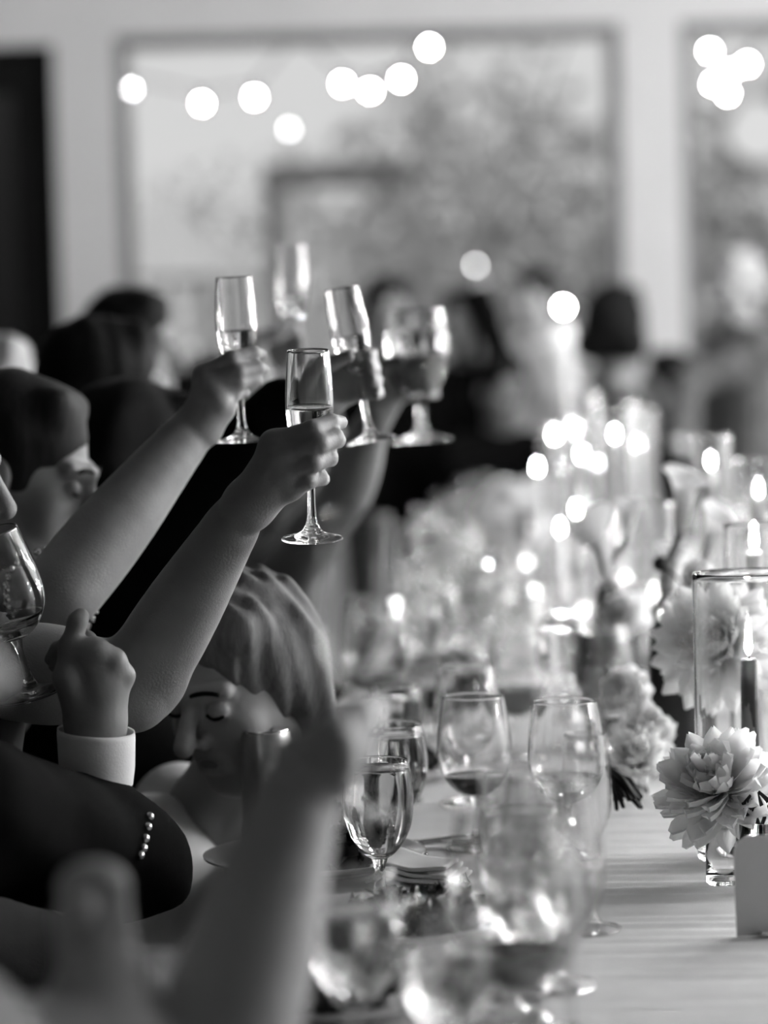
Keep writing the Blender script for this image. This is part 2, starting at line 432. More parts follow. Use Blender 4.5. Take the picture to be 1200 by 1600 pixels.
bulb_me = sphere_data('bulb', 0.011, 10, 7); bulb_me.materials.append(BULBM)
dim_me = sphere_data('dim_bulb', 0.010, 10, 7); dim_me.materials.append(BULBDIM)
def string(name, pts, label, sizes=None, me=bulb_me, dims=(), rb=0.011):
    root = empty(name, pts[0], None, label, 'string lights')
    loc = [p - pts[0] for p in pts]
    ends = [V((-0.45, WY + 0.21 - pts[0].y if pts[0].y > WY else 0, 3.1 - pts[0].z if pts[0].y > WY else 0.4)), V((0.45, WY + 0.21 - pts[-1].y if pts[0].y > WY else 0, 3.1 - pts[-1].z if pts[0].y > WY else 0.4))]
    path = [loc[0] + ends[0]] + [l + V((0, 0, rb + 0.045)) for l in loc] + [loc[-1] + ends[1]]
    tube('cable', path, 0.006, CABLE, root, 6)
    for i, l in enumerate(loc):
        b = bpy.data.objects.new('bulb', dim_me if i in dims else me); COL.objects.link(b); b.location = l
        s = tube('socket', [l + V((0, 0, rb)), l + V((0, 0, rb + 0.05))], 0.013, CABLE, root, 8); b.parent = s
string('string_lights', [P(203, 138, 13), P(316, 162, 13), P(398, 152, 13.2)], 'three glowing bulbs strung across the near-door half of the wide window')
string('string_lights', [P(535, 131, 13.6), P(578, 142, 13.2), P(627, 124, 13.2), P(671, 74, 13)], 'four glowing bulbs rising towards the top of the wide window')
string('string_lights', [P(1109, 80, 13), P(1115, 131, 13.2), P(1137, 146, 13.4), P(1140, 112, 13.6), P(1168, 100, 13)], 'five bulbs clustered at the top of the second window')
string('string_lights', [P(743, 415, 14.5), P(743, 487, 15)], 'two faint bulbs low in the wide window', dims=(0, 1))

# ================================================================== added fill and glint lights, all out of view
def lantern(x, y, z, r, label, m=None):  # unseen fill light, added in the shape of a hung paper globe
    root = empty('added_fill_lantern', (x, y, z), None, label, 'lamp')
    link('lantern_shade', sphere_data('lantern_shade', r, 20, 14), m or FILL_LANT, root)
    tube('cord', [(0, 0, r), (0, 0, ZC - z - 0.02)], 0.006, CABLE, root, 6)
    lathe('canopy', [(0.001, ZC - z - 0.005), (0.06, ZC - z - 0.005), (0.05, ZC - z - 0.03), (0.001, ZC - z - 0.03)], POSTP, root, 16)
FILL_LANTS = [(3.7, 3.7, 1.55, 0.26), (2.9, 6.9, 3.3, 0.24), (1.32, 9.2, 3.42, 0.26), (-1.4, 9.4, 3.42, 0.26)]
for i, (x, y, z, r) in enumerate(FILL_LANTS):
    lantern(x, y, z, r, ['unseen fill lantern added low to the side of the table', 'unseen fill lantern added high to the side of the table',
            'unseen fill lantern added to light the wall past the table end', 'unseen fill lantern added to light the wall by the dark door', 'unseen fill lantern added before the second window'][i], FILL_LANT if i < 2 else FILL_LANTFAR)
bin_me = sphere_data('glint_globe', 0.06, 12, 8); bin_me.materials.append(GLINTM)
for j, (x, z, lab) in enumerate(((3.5, 2.9, 'added row of unseen glint globes nearest the table'), (3.8, 2.35, 'second added row of unseen glint globes'),
        (4.05, 1.85, 'third added row of unseen glint globes'), (4.2, 3.2, 'topmost added row of unseen glint globes'), (4.35, 1.4, 'lowest added row of unseen glint globes'))):
    pts = [V((x + 0.08 * math.sin(k * 2.1 + j), 2.7 + k * 0.68 + 0.1 * j, z + 0.12 * math.cos(k * 1.7 + j))) for k in range(10)]
    string('added_glint_lights', pts, lab, me=bin_me, rb=0.06)  # unseen globes added to put glints on the glasses and light the table

# ================================================================== the table
def ctr(y): return 0.209 + 0.0594 * y          # centre line of the table
HALF = 0.56; TY0, TY1 = 1.88, 8.8
TDIR = V((0.0594, 1, 0)).normalized(); TN = V((TDIR.y, -TDIR.x, 0))
YAW = -math.atan(0.0594)
tb = empty('banquet_table', (ctr(TY0), TY0, 0), (0, 0, YAW), 'long banquet table under the white cloth', 'table')
TL = (TY1 - TY0) / math.cos(YAW)
box('tabletop', (-HALF + 0.006, 0.006, TZ - 0.04), (HALF - 0.006, TL - 0.006, TZ - 0.006), WOODD, tb)
for yy in (0.3, TL / 3, 2 * TL / 3, TL - 0.3):
    for xx in (-0.42, 0.42): box('leg', (xx - 0.03, yy - 0.03, 0), (xx + 0.03, yy + 0.03, TZ - 0.04), WOODD, tb)
# cloth: flat top with fine creases running across, pleated drops at the sides
def cloth():
    nu, ny = 60, 700
    prof = []                                      # (u, z) across
    drop = 0.125
    for i in range(9): prof.append((-HALF - 0.004, -drop + drop * i / 9.0, 1))
    for i in range(nu + 1): prof.append((-HALF + 2 * HALF * i / nu, 0, 0))
    for i in range(1, 10): prof.append((HALF + 0.004, -drop * i / 9.0, 1))
    r = np.random.default_rng(3); waves = [(r.normal() * 5, r.uniform(40, 260), r.uniform(0, 6.3), r.uniform(0.4, 1)) for _ in range(26)]
    ys = np.concatenate([np.linspace(0, 3.5, 520), np.linspace(3.53, TL, 140)])
    vs = []; fs = []
    for y in ys:
        for (u, z, side) in prof:
            w = sum(a * math.sin(kx * u + ky * y + ph + 1.2 * math.sin(3 * u + ph)) for kx, ky, ph, a in waves) / 26
            w *= 0.6 + 0.4 * math.sin(1.7 * y + 2.3 * u)
            if side:
                sg = -1 if u < 0 else 1; k = -z / drop
                uu = u + sg * (0.02 * k + 0.022 * k * math.sin(y * 21 + 2 * math.sin(y * 5)) + 0.008 * k)
                vs.append((uu, y, z + 0.0))
            else:
                e = min(1, (HALF - abs(u)) / 0.03)
                vs.append((u, y, w * 0.0065 * e - 0.0015 - 0.004 * (1 - e)))
    m = len(prof)
    for j in range(len(ys) - 1):
        for i in range(m - 1): fs.append((j * m + i, j * m + i + 1, (j + 1) * m + i + 1, (j + 1) * m + i))
    o = mesh('tablecloth', vs, fs, LINEN); o.location = (ctr(TY0), TY0, TZ); o.rotation_euler = (0, 0, YAW)
    return tag(o, 'creased white linen tablecloth covering the whole long table', 'tablecloth')
cloth()

# ================================================================== glassware
def offset_in(prof, t):
    return [(max(r - t, 0.0006), z + (t if i == 0 else 0)) for i, (r, z) in enumerate(prof)]
KINDS = {
    'champagne_flute': dict(foot=[(0.0005, 0.0015), (0.020, 0.001), (0.0312, 0.0), (0.0320, 0.0014), (0.0310, 0.0028), (0.022, 0.0048), (0.012, 0.0085), (0.0068, 0.016)],
        stem=[(0.0068, 0.016), (0.0049, 0.026), (0.0043, 0.040), (0.0042, 0.065), (0.0046, 0.080), (0.0070, 0.088)],
        bowl=[(0.0070, 0.088), (0.0130, 0.094), (0.0195, 0.105), (0.0235, 0.120), (0.0250, 0.138), (0.0248, 0.158), (0.0236, 0.180), (0.0222, 0.199)], z0=0.094, level=0.138),
    'water_goblet': dict(foot=[(0.0005, 0.0015), (0.020, 0.001), (0.0325, 0.0), (0.0332, 0.0015), (0.0320, 0.003), (0.022, 0.0055), (0.011, 0.0095), (0.0070, 0.017)],
        stem=[(0.0070, 0.017), (0.0055, 0.026), (0.0055, 0.038), (0.0085, 0.048)],
        bowl=[(0.0085, 0.048), (0.0170, 0.054), (0.0270, 0.067), (0.0338, 0.085), (0.0360, 0.104), (0.0350, 0.126), (0.0318, 0.148)], z0=0.054, level=0.139),
    'wine_glass': dict(foot=[(0.0005, 0.0015), (0.022, 0.001), (0.0350, 0.0), (0.0358, 0.0015), (0.0345, 0.003), (0.022, 0.0052), (0.010, 0.009), (0.0052, 0.018)],
        stem=[(0.0052, 0.018), (0.0038, 0.030), (0.0036, 0.048), (0.0065, 0.060)],
        bowl=[(0.0065, 0.060), (0.0170, 0.0635), (0.0290, 0.073), (0.0385, 0.088), (0.0425, 0.106), (0.0418, 0.128), (0.0388, 0.152), (0.0352, 0.174)], z0=0.0635, level=0.082),
}
GM = {}
def glass_mesh(kind, piece, hero):
    key = (kind, piece, hero)
    if key in GM: return GM[key]
    K = KINDS[kind]; n = 56 if hero else 12; m = 8 if hero else 2
    if piece == 'bowl':
        out = spline(K['bowl'], m); rt, zt = out[-1]; t = 0.0013
        inn = [(max(r - t, 0.0005), z + (t if z < K['z0'] + 0.02 else 0)) for r, z in out if z >= K['z0'] - 0.001]
        inn[0] = (0.0005, K['z0'] + 0.0008)
        if hero: prof = out + [(rt - t * 0.3, zt + 0.0008), (rt - t * 0.75, zt + 0.0007)] + inn[::-1]
        else: prof = out + [(rt + 0.0003, zt + 0.0006), (rt - 0.0008, zt + 0.0010), (rt - 0.0013, zt + 0.0002), (rt - 0.0012, zt - 0.003)]
    elif piece == 'stem': prof = spline(K['stem'], m)
    else: prof = spline(K['foot'], m)
    me = lathe_data(piece, prof, n); me.materials.append(HEROGLASS if hero else GLASS)
    me['cut'] = 0 if hero else 1
    GM[key] = me; return me
def drink_mesh(kind, level, material, hero):
    key = (kind, round(level, 4), material.name, hero)
    if key in GM: return GM[key]
    K = KINDS[kind]; out = [q for q in spline(K['bowl'], 8) if K['z0'] - 0.001 <= q[1] <= level]
    t = 0.0011 if hero else 0.0016
    prof = [(0.0004, K['z0'] + 0.0014)] + [(max(r - t, 0.0006), z + (0.0012 if z < K['z0'] + 0.02 else 0)) for r, z in out[1:]]
    rl = prof[-1][0]
    prof += [(rl + 0.0002, level + 0.0010), (rl - 0.0012, level + 0.0003), (rl * 0.6, level), (0.0004, level)]
    me = lathe_data('drink', prof, 48 if hero else 28); me.materials.append(material); GM[key] = me; return me
def glass(kind, loc, label, drink=None, level=None, hero=False, tilt=(0, 0, 0), group=None, scale=1.0, cat=None, dname=None):
    root = empty(kind, loc, tilt, label, cat or {'champagne_flute': 'champagne flute', 'water_goblet': 'goblet', 'wine_glass': 'wine glass'}[kind], group)
    root.scale = (scale,) * 3
    for piece in ('bowl', 'stem', 'foot'): link(piece, glass_mesh(kind, piece, hero), None, root, hero)
    if drink is not None:
        dn = dname or {'red_wine': 'red_wine', 'champagne': 'champagne', 'clear_drink': 'water'}[drink.name]
        link(dn, drink_mesh(kind, level or KINDS[kind]['level'], drink, hero), None, root)
    return root

# -- the glasses that stand in or near focus
glass('water_goblet', T(595, 2.77), 'full water goblet in sharp focus in front of the salad plate and napkin', CLEAR, 0.140, True)
glass('water_goblet', T(622, 3.06), 'water goblet standing directly behind the sharpest full goblet', CLEAR, 0.136, True)
glass('water_goblet', T(620, 3.45), 'third water goblet back in the row, behind two full goblets', CLEAR, 0.132, True)
glass('wine_glass', T(745, 3.09), 'wine glass with a little red wine in sharp focus beside the goblets', REDWINE, 0.083, True)
glass('wine_glass', T(733, 3.42), 'empty wine glass whose rim rises just behind the sharp red wine glass', None, None, True)
glass('water_goblet', T(741, 3.95), 'small goblet of dark wine seen through the sharp red wine glass', REDWINE, 0.108)
glass('wine_glass', T(808, 3.80), 'wine glass about half full of red wine beyond the sharp glasses', REDWINE, 0.100)
glass('wine_glass', T(888, 3.02), 'wine glass with a little white wine next to the ruffled white flowers', CLEAR, 0.088, True, dname='white_wine')
# -- blurred glasses close to the camera
NEARG = 'blurred glasses nearest the camera'
glass('water_goblet', T(556, 2.10), 'blurred water goblet at the bottom edge, in front of the plates', CLEAR, 0.120, scale=1.05)
glass('champagne_flute', T(800, 2.26), 'blurred tall flute beside the bottom salad plate', CHAMP, 0.130, scale=1.04)
glass('wine_glass', T(866, 2.38), 'blurred red wine glass between the near flutes and the open cloth', REDWINE, 0.078, scale=1.06)
glass('water_goblet', T(822, 2.52), 'blurred water goblet behind the near tall flute', CLEAR, 0.12, scale=1.1)
glass('champagne_flute', T(892, 2.10), 'blurred flute at the bottom edge, next to the open stretch of cloth', CHAMP, 0.13, scale=1.12)
glass('wine_glass', T(812, 2.04), 'most blurred wine glass, cut by the bottom edge between the two near flutes', REDWINE, 0.085, scale=1.2)
glass('water_goblet', T(700, 2.0), 'blurred water goblet cut by the bottom edge of the picture', CLEAR, 0.115)
glass('champagne_flute', T(922, 2.62), 'slim empty flute on the cloth beside the blurred near glasses', None, scale=0.95)
glass('water_goblet', T(840, 2.22), 'blurred water goblet in the thick of the near glasses', CLEAR, 0.125, scale=1.1)
# -- the many glasses down the table, out of focus
rs = random.Random(5); taken = [T(830, 6.2), T(805, 6.7), T(855, 6.9), T(915, 5.75), T(872, 6.6), T(900, 7.7), T(938, 7.1), T(968, 5.3), T(845, 5.9), T(880, 5.1), T(905, 5.4), T(938, 5.0), T(741, 3.95), T(808, 3.80), T(733, 3.42), T(620, 3.45)]
FARG = 'out-of-focus glasses down the table'
y = 3.75; cnt = 0
kindcycle = ['wine_glass', 'water_goblet', 'champagne_flute', 'water_goblet', 'wine_glass']
while y < 8.3:
    for k in range(5):
        kind = kindcycle[(cnt + k) % 5]
        u = [-0.28, -0.20, -0.25, -0.11, -0.16][k] + rs.uniform(-0.03, 0.03)
        yy = y + [0.0, 0.10, 0.12, 0.05, 0.20][k] + rs.uniform(-0.03, 0.03)
        loc = V((ctr(yy), yy, TZ)) + TN * u
        if any((loc - q).length < 0.095 for q in taken): continue
        taken.append(loc)
        dr = {'wine_glass': rs.choice([REDWINE, None, CLEAR]), 'water_goblet': CLEAR, 'champagne_flute': rs.choice([CHAMP, None])}[kind]
        lab = {'wine_glass': 'out-of-focus wine glass', 'water_goblet': 'out-of-focus water goblet', 'champagne_flute': 'out-of-focus flute'}[kind]
        glass(kind, loc, lab + ' among the sparkling settings down the table', dr, None, scale=rs.uniform(1.0, 1.3), group='sparkling ' + kind.replace('_', ' ') + ' row down the table')
    cnt += 2; y += 0.36
for i in range(8):
    for k, (u, dy) in enumerate(((-0.47, -0.04), (-0.40, 0.05), (-0.33, -0.05), (-0.48, 0.07))):
        yy = 3.95 + 0.66 * i + dy + rs.uniform(-0.015, 0.015); loc = V((ctr(yy), yy, TZ)) + TN * (u + rs.uniform(-0.012, 0.012))
        if yy > 8.6 or any((loc - q).length < 0.088 for q in taken): continue
        taken.append(loc); kind = ['wine_glass', 'champagne_flute', 'water_goblet', 'champagne_flute'][(i + k) % 4]
        glass(kind, loc, {'wine_glass': 'wine glass', 'water_goblet': 'water goblet', 'champagne_flute': 'flute'}[kind] + ' between two blurred plates along the table edge',
              [REDWINE, CHAMP, CLEAR, None][(i + k) % 4], None, scale=rs.uniform(1.1, 1.3), group=kind.replace('_', ' ') + ' row between the blurred plates')
y = 4.6
while y < 8.3:
    for k in range(3):
        kind = kindcycle[(cnt + k) % 5]; u = [0.28, 0.38, 0.33][k] + rs.uniform(-0.03, 0.03); yy = y + [0, 0.12, 0.25][k]
        loc = V((ctr(yy), yy, TZ)) + TN * u
        glass(kind, loc, {'wine_glass': 'wine glass', 'water_goblet': 'water goblet', 'champagne_flute': 'flute'}[kind] + ' on the far side of the candles, out of focus',
              {'wine_glass': REDWINE, 'water_goblet': CLEAR, 'champagne_flute': CHAMP}[kind], None, group='glasses on the far side of the candles: ' + kind.replace('_', ' '))
    cnt += 1; y += 0.7

# ================================================================== candles in tall glass cylinders
flame_prof = [(0.0003, 0.0), (0.0035, 0.004), (0.0052, 0.010), (0.0046, 0.018), (0.0026, 0.028), (0.0003, 0.040)]
flame_me = lathe_data('flame', spline(flame_prof, 3), 12); flame_me.materials.append(FLAMEM)
def candle(loc, h, r, material, label, fl=1.0, cup=True):
    root = empty('taper_candle', loc, None, label, 'candle')
    lathe('wax', [(0.0005, 0.004), (r * 1.05, 0.004), (r, h * 0.5), (r * 0.93, h - 0.003), (r * 0.8, h), (r * 0.35, h - 0.003), (0.0005, h - 0.004)], material, root, 18)
    tube('wick', [(0, 0, h - 0.005), (0.0008, 0, h + 0.008)], 0.0008, WICK, root, 6)
    f = link('flame', flame_me, None, root); f.location = (0, 0, h + 0.003); f.scale = (fl,) * 3
    if cup: lathe('candle_cup', [(0.0005, 0.0), (r * 2.0, 0.0), (r * 2.0, 0.004), (r * 1.2, 0.008), (r * 1.2, 0.028), (r * 1.04, 0.028)], SILVER, root, 20)
    return root
def hurricane(loc, h, r, label, hero=False):
    root = empty('hurricane_glass', loc, None, label, 'candle glass')
    t = 0.0022
    lathe('cylinder', [(0.0005, 0.0), (r * 0.96, 0.0), (r, 0.004), (r, 0.010), (r, h * 0.5), (r, h - 0.008), (r, h - 0.002), (r - t * 0.4, h), (r - t, h - 0.001), (r - t, h - 0.008), (r - t, h * 0.5), (r - t, 0.014), (r - t, 0.008)] + ([(0.0005, 0.007)] if hero else []), HEROGLASS if hero else GLASS, root, 64)
    if not hero: lathe('base_disc', [(r - t, 0.0078), (r * 0.5, 0.0072), (0.0005, 0.007)], GLASS, root, 48)
    return root
HC = [  # px, depth, height, radius, candle height, wax, label of glass, label of candle
    (1176, 2.98, 0.315, 0.060, 0.212, WAXD, 'wide glass cylinder in focus around a lit dark taper', 'lit dark taper inside the wide cylinder in focus'),
    (1186, 3.42, 0.345, 0.038, 0.300, WAXW, 'clear glass cylinder just behind the wide one in focus', 'lit pale taper inside the cylinder just behind the wide one'),
    (1030, 4.05, 0.345, 0.029, 0.150, WAXW, 'slim glass cylinder rising between the calla lilies', 'lit pale taper low between the calla lilies'),
    (1118, 4.60, 0.43, 0.034, 0.365, WAXW, 'tall glass cylinder behind the upright calla lily', 'lit taper behind the upright calla lily'),
    (1192, 4.25, 0.40, 0.040, 0.330, WAXW, 'tall glass cylinder at the picture edge above the clear cylinder', 'lit taper at the picture edge above the clear cylinder'),
    (968, 5.30, 0.485, 0.050, 0.400, WAXW, 'tallest wide glass cylinder in the blurred cluster of candles', 'lit taper inside the tallest wide cylinder of the blurred cluster'),
    (915, 5.75, 0.50, 0.042, 0.350, WAXW, 'tall cylinder of the blurred cluster nearest the dark vase', 'lit taper of the blurred cluster nearest the dark vase'),
    (1003, 6.2, 0.46, 0.040, 0.36, WAXW, 'blurred cylinder in the cluster nearest the upright calla', 'lit taper in the cluster nearest the upright calla'),
    (872, 6.6, 0.42, 0.038, 0.375, WAXW, 'blurred cylinder on the open side of the candle cluster', 'lit taper on the open side of the candle cluster'),
    (938, 7.1, 0.44, 0.040, 0.29, WAXW, 'blurred cylinder at the back of the candle cluster', 'lit taper at the back of the candle cluster'),
    (900, 7.7, 0.42, 0.038, 0.37, WAXW, 'faint farthest cylinder behind the candle cluster', 'farthest lit taper behind the candle cluster'),
]
for px, dd, h, r, ch, wx_, l1, l2 in HC:
    loc = T(px, dd); hurricane(loc, h, r, l1, dd < 3.5); candle(loc + V((0, 0, 0.0085)), ch, 0.0098, wx_, l2, 0.85 if dd < 4 else 0.5)
# a few small tealights among the far glasses
for i, (px, dd, hh) in enumerate(((845, 5.9, 0.33), (880, 5.1, 0.24), (905, 5.4, 0.26), (938, 5.0, 0.20))):
    candle(T(px, dd), hh, 0.009, WAXW, ['bare lit taper nearest the white-shirted guest', 'lower bare lit taper beside the candle cluster', 'bare lit taper squeezed in front of the candle cluster', 'lowest bare lit taper, above the open cloth'][i], 0.5)

# ================================================================== flowers and vases
def vase(loc, prof, label):
    root = empty('ceramic_vase', loc, None, label, 'vase')
    pr = spline(prof, 5); r, z = pr[-1]
    lathe('vase_body', [(0.0005, 0.0)] + pr + [(r - 0.002, z + 0.001), (r - 0.004, z - 0.002), (r - 0.005, z - 0.03), (0.0005, z - 0.05)], VASED, root, 32)
    return root
V1 = T(968, 3.92); V2 = T(1058, 3.66)
vase(V1, [(0.028, 0.0), (0.031, 0.02), (0.031, 0.12), (0.029, 0.19), (0.026, 0.222)], 'matt dark vase holding the calla that leans over the open cloth')
vase(V2, [(0.034, 0.0), (0.037, 0.02), (0.037, 0.12), (0.033, 0.175), (0.028, 0.20)], 'larger matt dark vase behind the spiky white dahlia')
def calla(base, tip, label, size=0.10, face=(0, -1, 0), bend=0.02):
    """stem from the vase to the flower; the flower opens along the last stretch"""
    root = empty('calla_lily', base, None, label, 'flower')
    ax = (tip - base); L = ax.length; a = ax.normalized()
    side = a.cross(V((0, 1, 0))).normalized()
    throat = tip - a * size
    pts = [base + ax * t * ((L - size) / L) + side * bend * math.sin(math.pi * t) - base for t in [i / 8 for i in range(9)]]
    tube('stem', pts, [0.0045] * 7 + [0.0052, 0.006], STEM, root, 8)
    f = (V(face) - a * V(face).dot(a)).normalized(); g = a.cross(f)
    vs = []; fs = []; nu, nv = 28, 14; t0 = throat - base
    for j in range(nv + 1):
        v = j / nv
        for i in range(nu + 1):
            u = 2 * math.pi * i / nu
            r = size * (0.05 + 0.115 * v ** 0.8 + 0.13 * v ** 5)
            roll = 1 - 0.25 * v * (math.cos(u) > 0.9)
            hgt = size * (0.92 * v + 0.22 * v ** 3 * -math.cos(u) - 0.10 * v ** 6)
            p = t0 + a * hgt + (f * math.cos(u) + g * math.sin(u)) * r * roll * (1 + 0.06 * v * math.sin(3 * u))
            vs.append(p)
    for j in range(nv):
        for i in range(nu): fs.append((j * (nu + 1) + i, j * (nu + 1) + i + 1, (j + 1) * (nu + 1) + i + 1, (j + 1) * (nu + 1) + i))
    o = mesh('spathe', vs, fs, PETAL, root); s = o.modifiers.new('thick', 'SOLIDIFY'); s.thickness = 0.0012
    tube('spadix', [t0 + a * size * 0.05, t0 + a * size * 0.4, t0 + a * size * 0.62], [0.003, 0.0036, 0.002], LEAFM, root, 8)
    return root
calla(V1 + V((0, 0, 0.20)), P(922, 800, 3.88), 'calla lily leaning out over the open cloth', 0.105, (-0.6, -0.6, 0.4))
calla(V2 + V((0, 0, 0.18)), P(1072, 722, 3.72), 'tallest upright calla lily with a rounded rim', 0.105, (0.3, -0.8, 0.2))
calla(V2 + V((0.008, 0, 0.18)), P(1132, 786, 3.68), 'calla lily with a flared rim bending towards the glass cylinders', 0.10, (0.4, -0.5, 0.3))
calla(V2 + V((-0.008, 0, 0.18)), P(1052, 838, 3.72), 'half-hidden slim calla lily behind the slim glass cylinder', 0.085, (0, -1, 0))
calla(V1 + V((0.008, 0, 0.20)), P(985, 770, 4.0), 'farthest blurred calla lily above the dark vase', 0.08, (0, -1, 0.2))

def petal_mesh(name, L, w, cup=0.2, pointed=True, ruffle=0.0):
    vs = []; fs = []; n, m = 7, 4
    for j in range(n + 1):
        t = j / n
        ww = w * (math.sin(math.pi * min(t * 0.62 + 0.10, 1)) if not pointed else math.sin(math.pi * (t * 0.86 + 0.06)) ** 0.8)
        if j == n: ww = w * 0.08
        for i in range(m + 1):
            s = i / m * 2 - 1
            vs.append((s * ww, t * L, cup * L * (t ** 2) * 0.6 + cup * w * 1.6 * s * s + ruffle * math.sin(9 * t + 5 * s)))
    for j in range(n):
        for i in range(m): fs.append((j * (m + 1) + i, j * (m + 1) + i + 1, (j + 1) * (m + 1) + i + 1, (j + 1) * (m + 1) + i))
    me = bpy.data.meshes.new(name); me.from_pydata(vs, [], fs); me.polygons.foreach_set('use_smooth', np.ones(len(fs), bool)); me.materials.append(PETAL); return me
PM = [petal_mesh('petal', 0.062, 0.0115, 0.25), petal_mesh('petal', 0.050, 0.010, 0.35), petal_mesh('petal', 0.036, 0.008, 0.5)]
PR = [petal_mesh('petal', 0.036, 0.012, 0.5, False, 0.003), petal_mesh('petal', 0.028, 0.010, 0.7, False, 0.003)]
PB = [petal_mesh('petal', 0.064, 0.014, 0.30, True, 0.0015), petal_mesh('petal', 0.052, 0.013, 0.42, True, 0.0015), petal_mesh('petal', 0.038, 0.010, 0.7, True, 0.001)]
def bloom(c, normal, label, meshes, rings, scale=1.0, stem_to=None, seed=1, name='dahlia'):
    root = empty(name, c, None, label, 'flower'); r = random.Random(seed)
    q = V((0, 0, 1)).rotation_difference(V(normal).normalized()).to_matrix()
    for (mi, n, elev, lift) in rings:
        off = r.uniform(0, 6.28)
        for i in range(n):
            o = bpy.data.objects.new('petal', meshes[mi]); COL.objects.link(o); o.parent = root
            a = off + 2 * math.pi * i / n + r.uniform(-0.1, 0.1); e = R(elev + r.uniform(-9, 9))
            m3 = q @ Matrix.Rotation(a, 3, 'Z') @ Matrix.Rotation(e, 3, 'X') @ Matrix.Rotation(r.uniform(-0.25, 0.25), 3, 'Y')
            o.matrix_local = Matrix.Translation(q @ V((0, 0, lift * scale))) @ (m3 * (scale * r.uniform(0.88, 1.1))).to_4x4()
    core = link('flower_core', sphere_data('flower_core', 0.010 * scale, 10, 7), PETAL, root)
    if stem_to is not None:
        e = stem_to - c; nn = V(normal).normalized()
        tube('stem', [V((0, 0, 0)), -nn * 0.03 + e * 0.25, e * 0.6 - nn * 0.015, e], 0.0032, STEM, root, 8)
    return root
RINGS = [(0, 22, -8, -0.004), (0, 20, 8, 0.0), (0, 18, 24, 0.003), (1, 16, 40, 0.005), (1, 13, 56, 0.006), (2, 10, 70, 0.007), (2, 6, 82, 0.007)]
bloom(P(1122, 1012, 3.22), (-0.25, -0.75, 0.25), 'large spiky white dahlia behind the wide glass cylinder', PM, RINGS, 1.30, V2 + V((0.01, 0.0, 0.19)), 3)
RB = [(0, 18, -22, -0.004), (0, 18, -4, 0), (0, 16, 12, 0.002), (0, 14, 28, 0.004), (1, 13, 42, 0.005), (1, 11, 58, 0.006), (2, 9, 74, 0.006)]
bud = T(1131, 2.84)
bloom(P(1128, 1238, 2.83), (-0.35, -0.6, 0.7), 'soft full white bloom drooping over the clear bud vase', PB, RB, 1.02, bud + V((0.004, 0, 0.07)), 5, 'white_bloom')
RR = [(0, 10, -15, 0), (0, 10, 12, 0), (0, 9, 36, 0.003), (1, 8, 58, 0.004), (1, 6, 78, 0.005)]
bloom(P(985, 1090, 3.45), (-0.5, -0.6, 0.5), 'upper ruffled white flower against the dark vase', PR, RR, 1.0, V1 + V((0, 0, 0.10)), 8, 'ruffled_flower')
bloom(P(1005, 1150, 3.35), (0.2, -0.8, 0.4), 'lower ruffled white flower between the wine glass and dark vase', PR, RR, 1.05, T(1010, 3.4, 0.01), 9, 'ruffled_flower')
bloom(P(995, 1195, 3.3), (-0.1, -0.7, 0.6), 'small white flower lying low beside the dark dried stems', PB, RB[2:], 0.7, T(1000, 3.33, 0.01), 12, 'ruffled_flower')
bloom(P(980, 965, 3.85), (-0.4, -0.7, 0.4), 'blurred ruffled white flower over the dark vase rim', PR, RR, 1.0, V1 + V((0, 0, 0.19)), 13, 'ruffled_flower')
bloom(P(1088, 905, 3.6), (0.3, -0.7, 0.3), 'small white flower tucked under the flared calla', PR, RR[:4], 0.7, V2 + V((0, 0, 0.19)), 14, 'ruffled_flower')
for i, (px, py, dd) in enumerate(((815, 830, 6.2), (790, 800, 6.7), (840, 790, 6.9))):
    bloom(P(px, py, dd), (-0.2, -0.8, 0.4), ['blurred pale flower nearest along the far centrepiece', 'blurred pale flower at the end of the far centrepiece', 'blurred pale flower under the candle cluster'][i], PB, RB[:4], 1.2, T(px + 15, dd, 0.02), 20 + i, 'white_bloom')
    root = empty('bud_vase', T(px + 15, dd), None, ['dark bud vase under the nearest blurred pale flower', 'dark bud vase under the end blurred pale flower', 'dark bud vase below the candle cluster'][i], 'vase')
    lathe('vase_body', [(0.0005, 0.0), (0.024, 0.0), (0.026, 0.02), (0.022, 0.05), (0.012, 0.075), (0.013, 0.085), (0.010, 0.084), (0.009, 0.07), (0.0005, 0.06)], VASED, root, 20)
# dark open seed head hanging among the callas
root = empty('seed_pod', P(1032, 882, 3.6), None, 'dark seed pod on a thin stalk among the callas', 'seed pod')
lathe('pod', spline([(0.0005, -0.010), (0.009, -0.006), (0.011, 0.002), (0.007, 0.009), (0.0005, 0.011)], 3), TWIG, root, 14)
tube('stalk', [(0.006, 0, -0.004), (0.02, 0, -0.017), (0.03, 0.0, -0.03), (0.022, 0.02, -0.10)], 0.0016, TWIG, root, 6)
# bundle of dark dried stems lying on the cloth
root = empty('dried_stem_bundle', T(975, 3.10), None, 'small bundle of dark dried stems lying on the cloth', 'dried stems')
r = random.Random(4)
for i in range(16):
    a = P(955 + r.uniform(-8, 12), 1203 + r.uniform(-6, 8), 3.12 + r.uniform(-0.015, 0.015)) - root.location
    b = P(985 + r.uniform(-26, 24), 1258 + r.uniform(-14, 8), 3.08 + r.uniform(-0.02, 0.02)) - root.location
    b.z = max(b.z, 0.004); a.z = max(a.z, 0.01)
    tube('dried_stem', [a, a.lerp(b, 0.5) + V((r.uniform(-.004, .004), 0, 0.005)), b], [0.003, 0.0042, 0.0022], TWIG, root, 6)
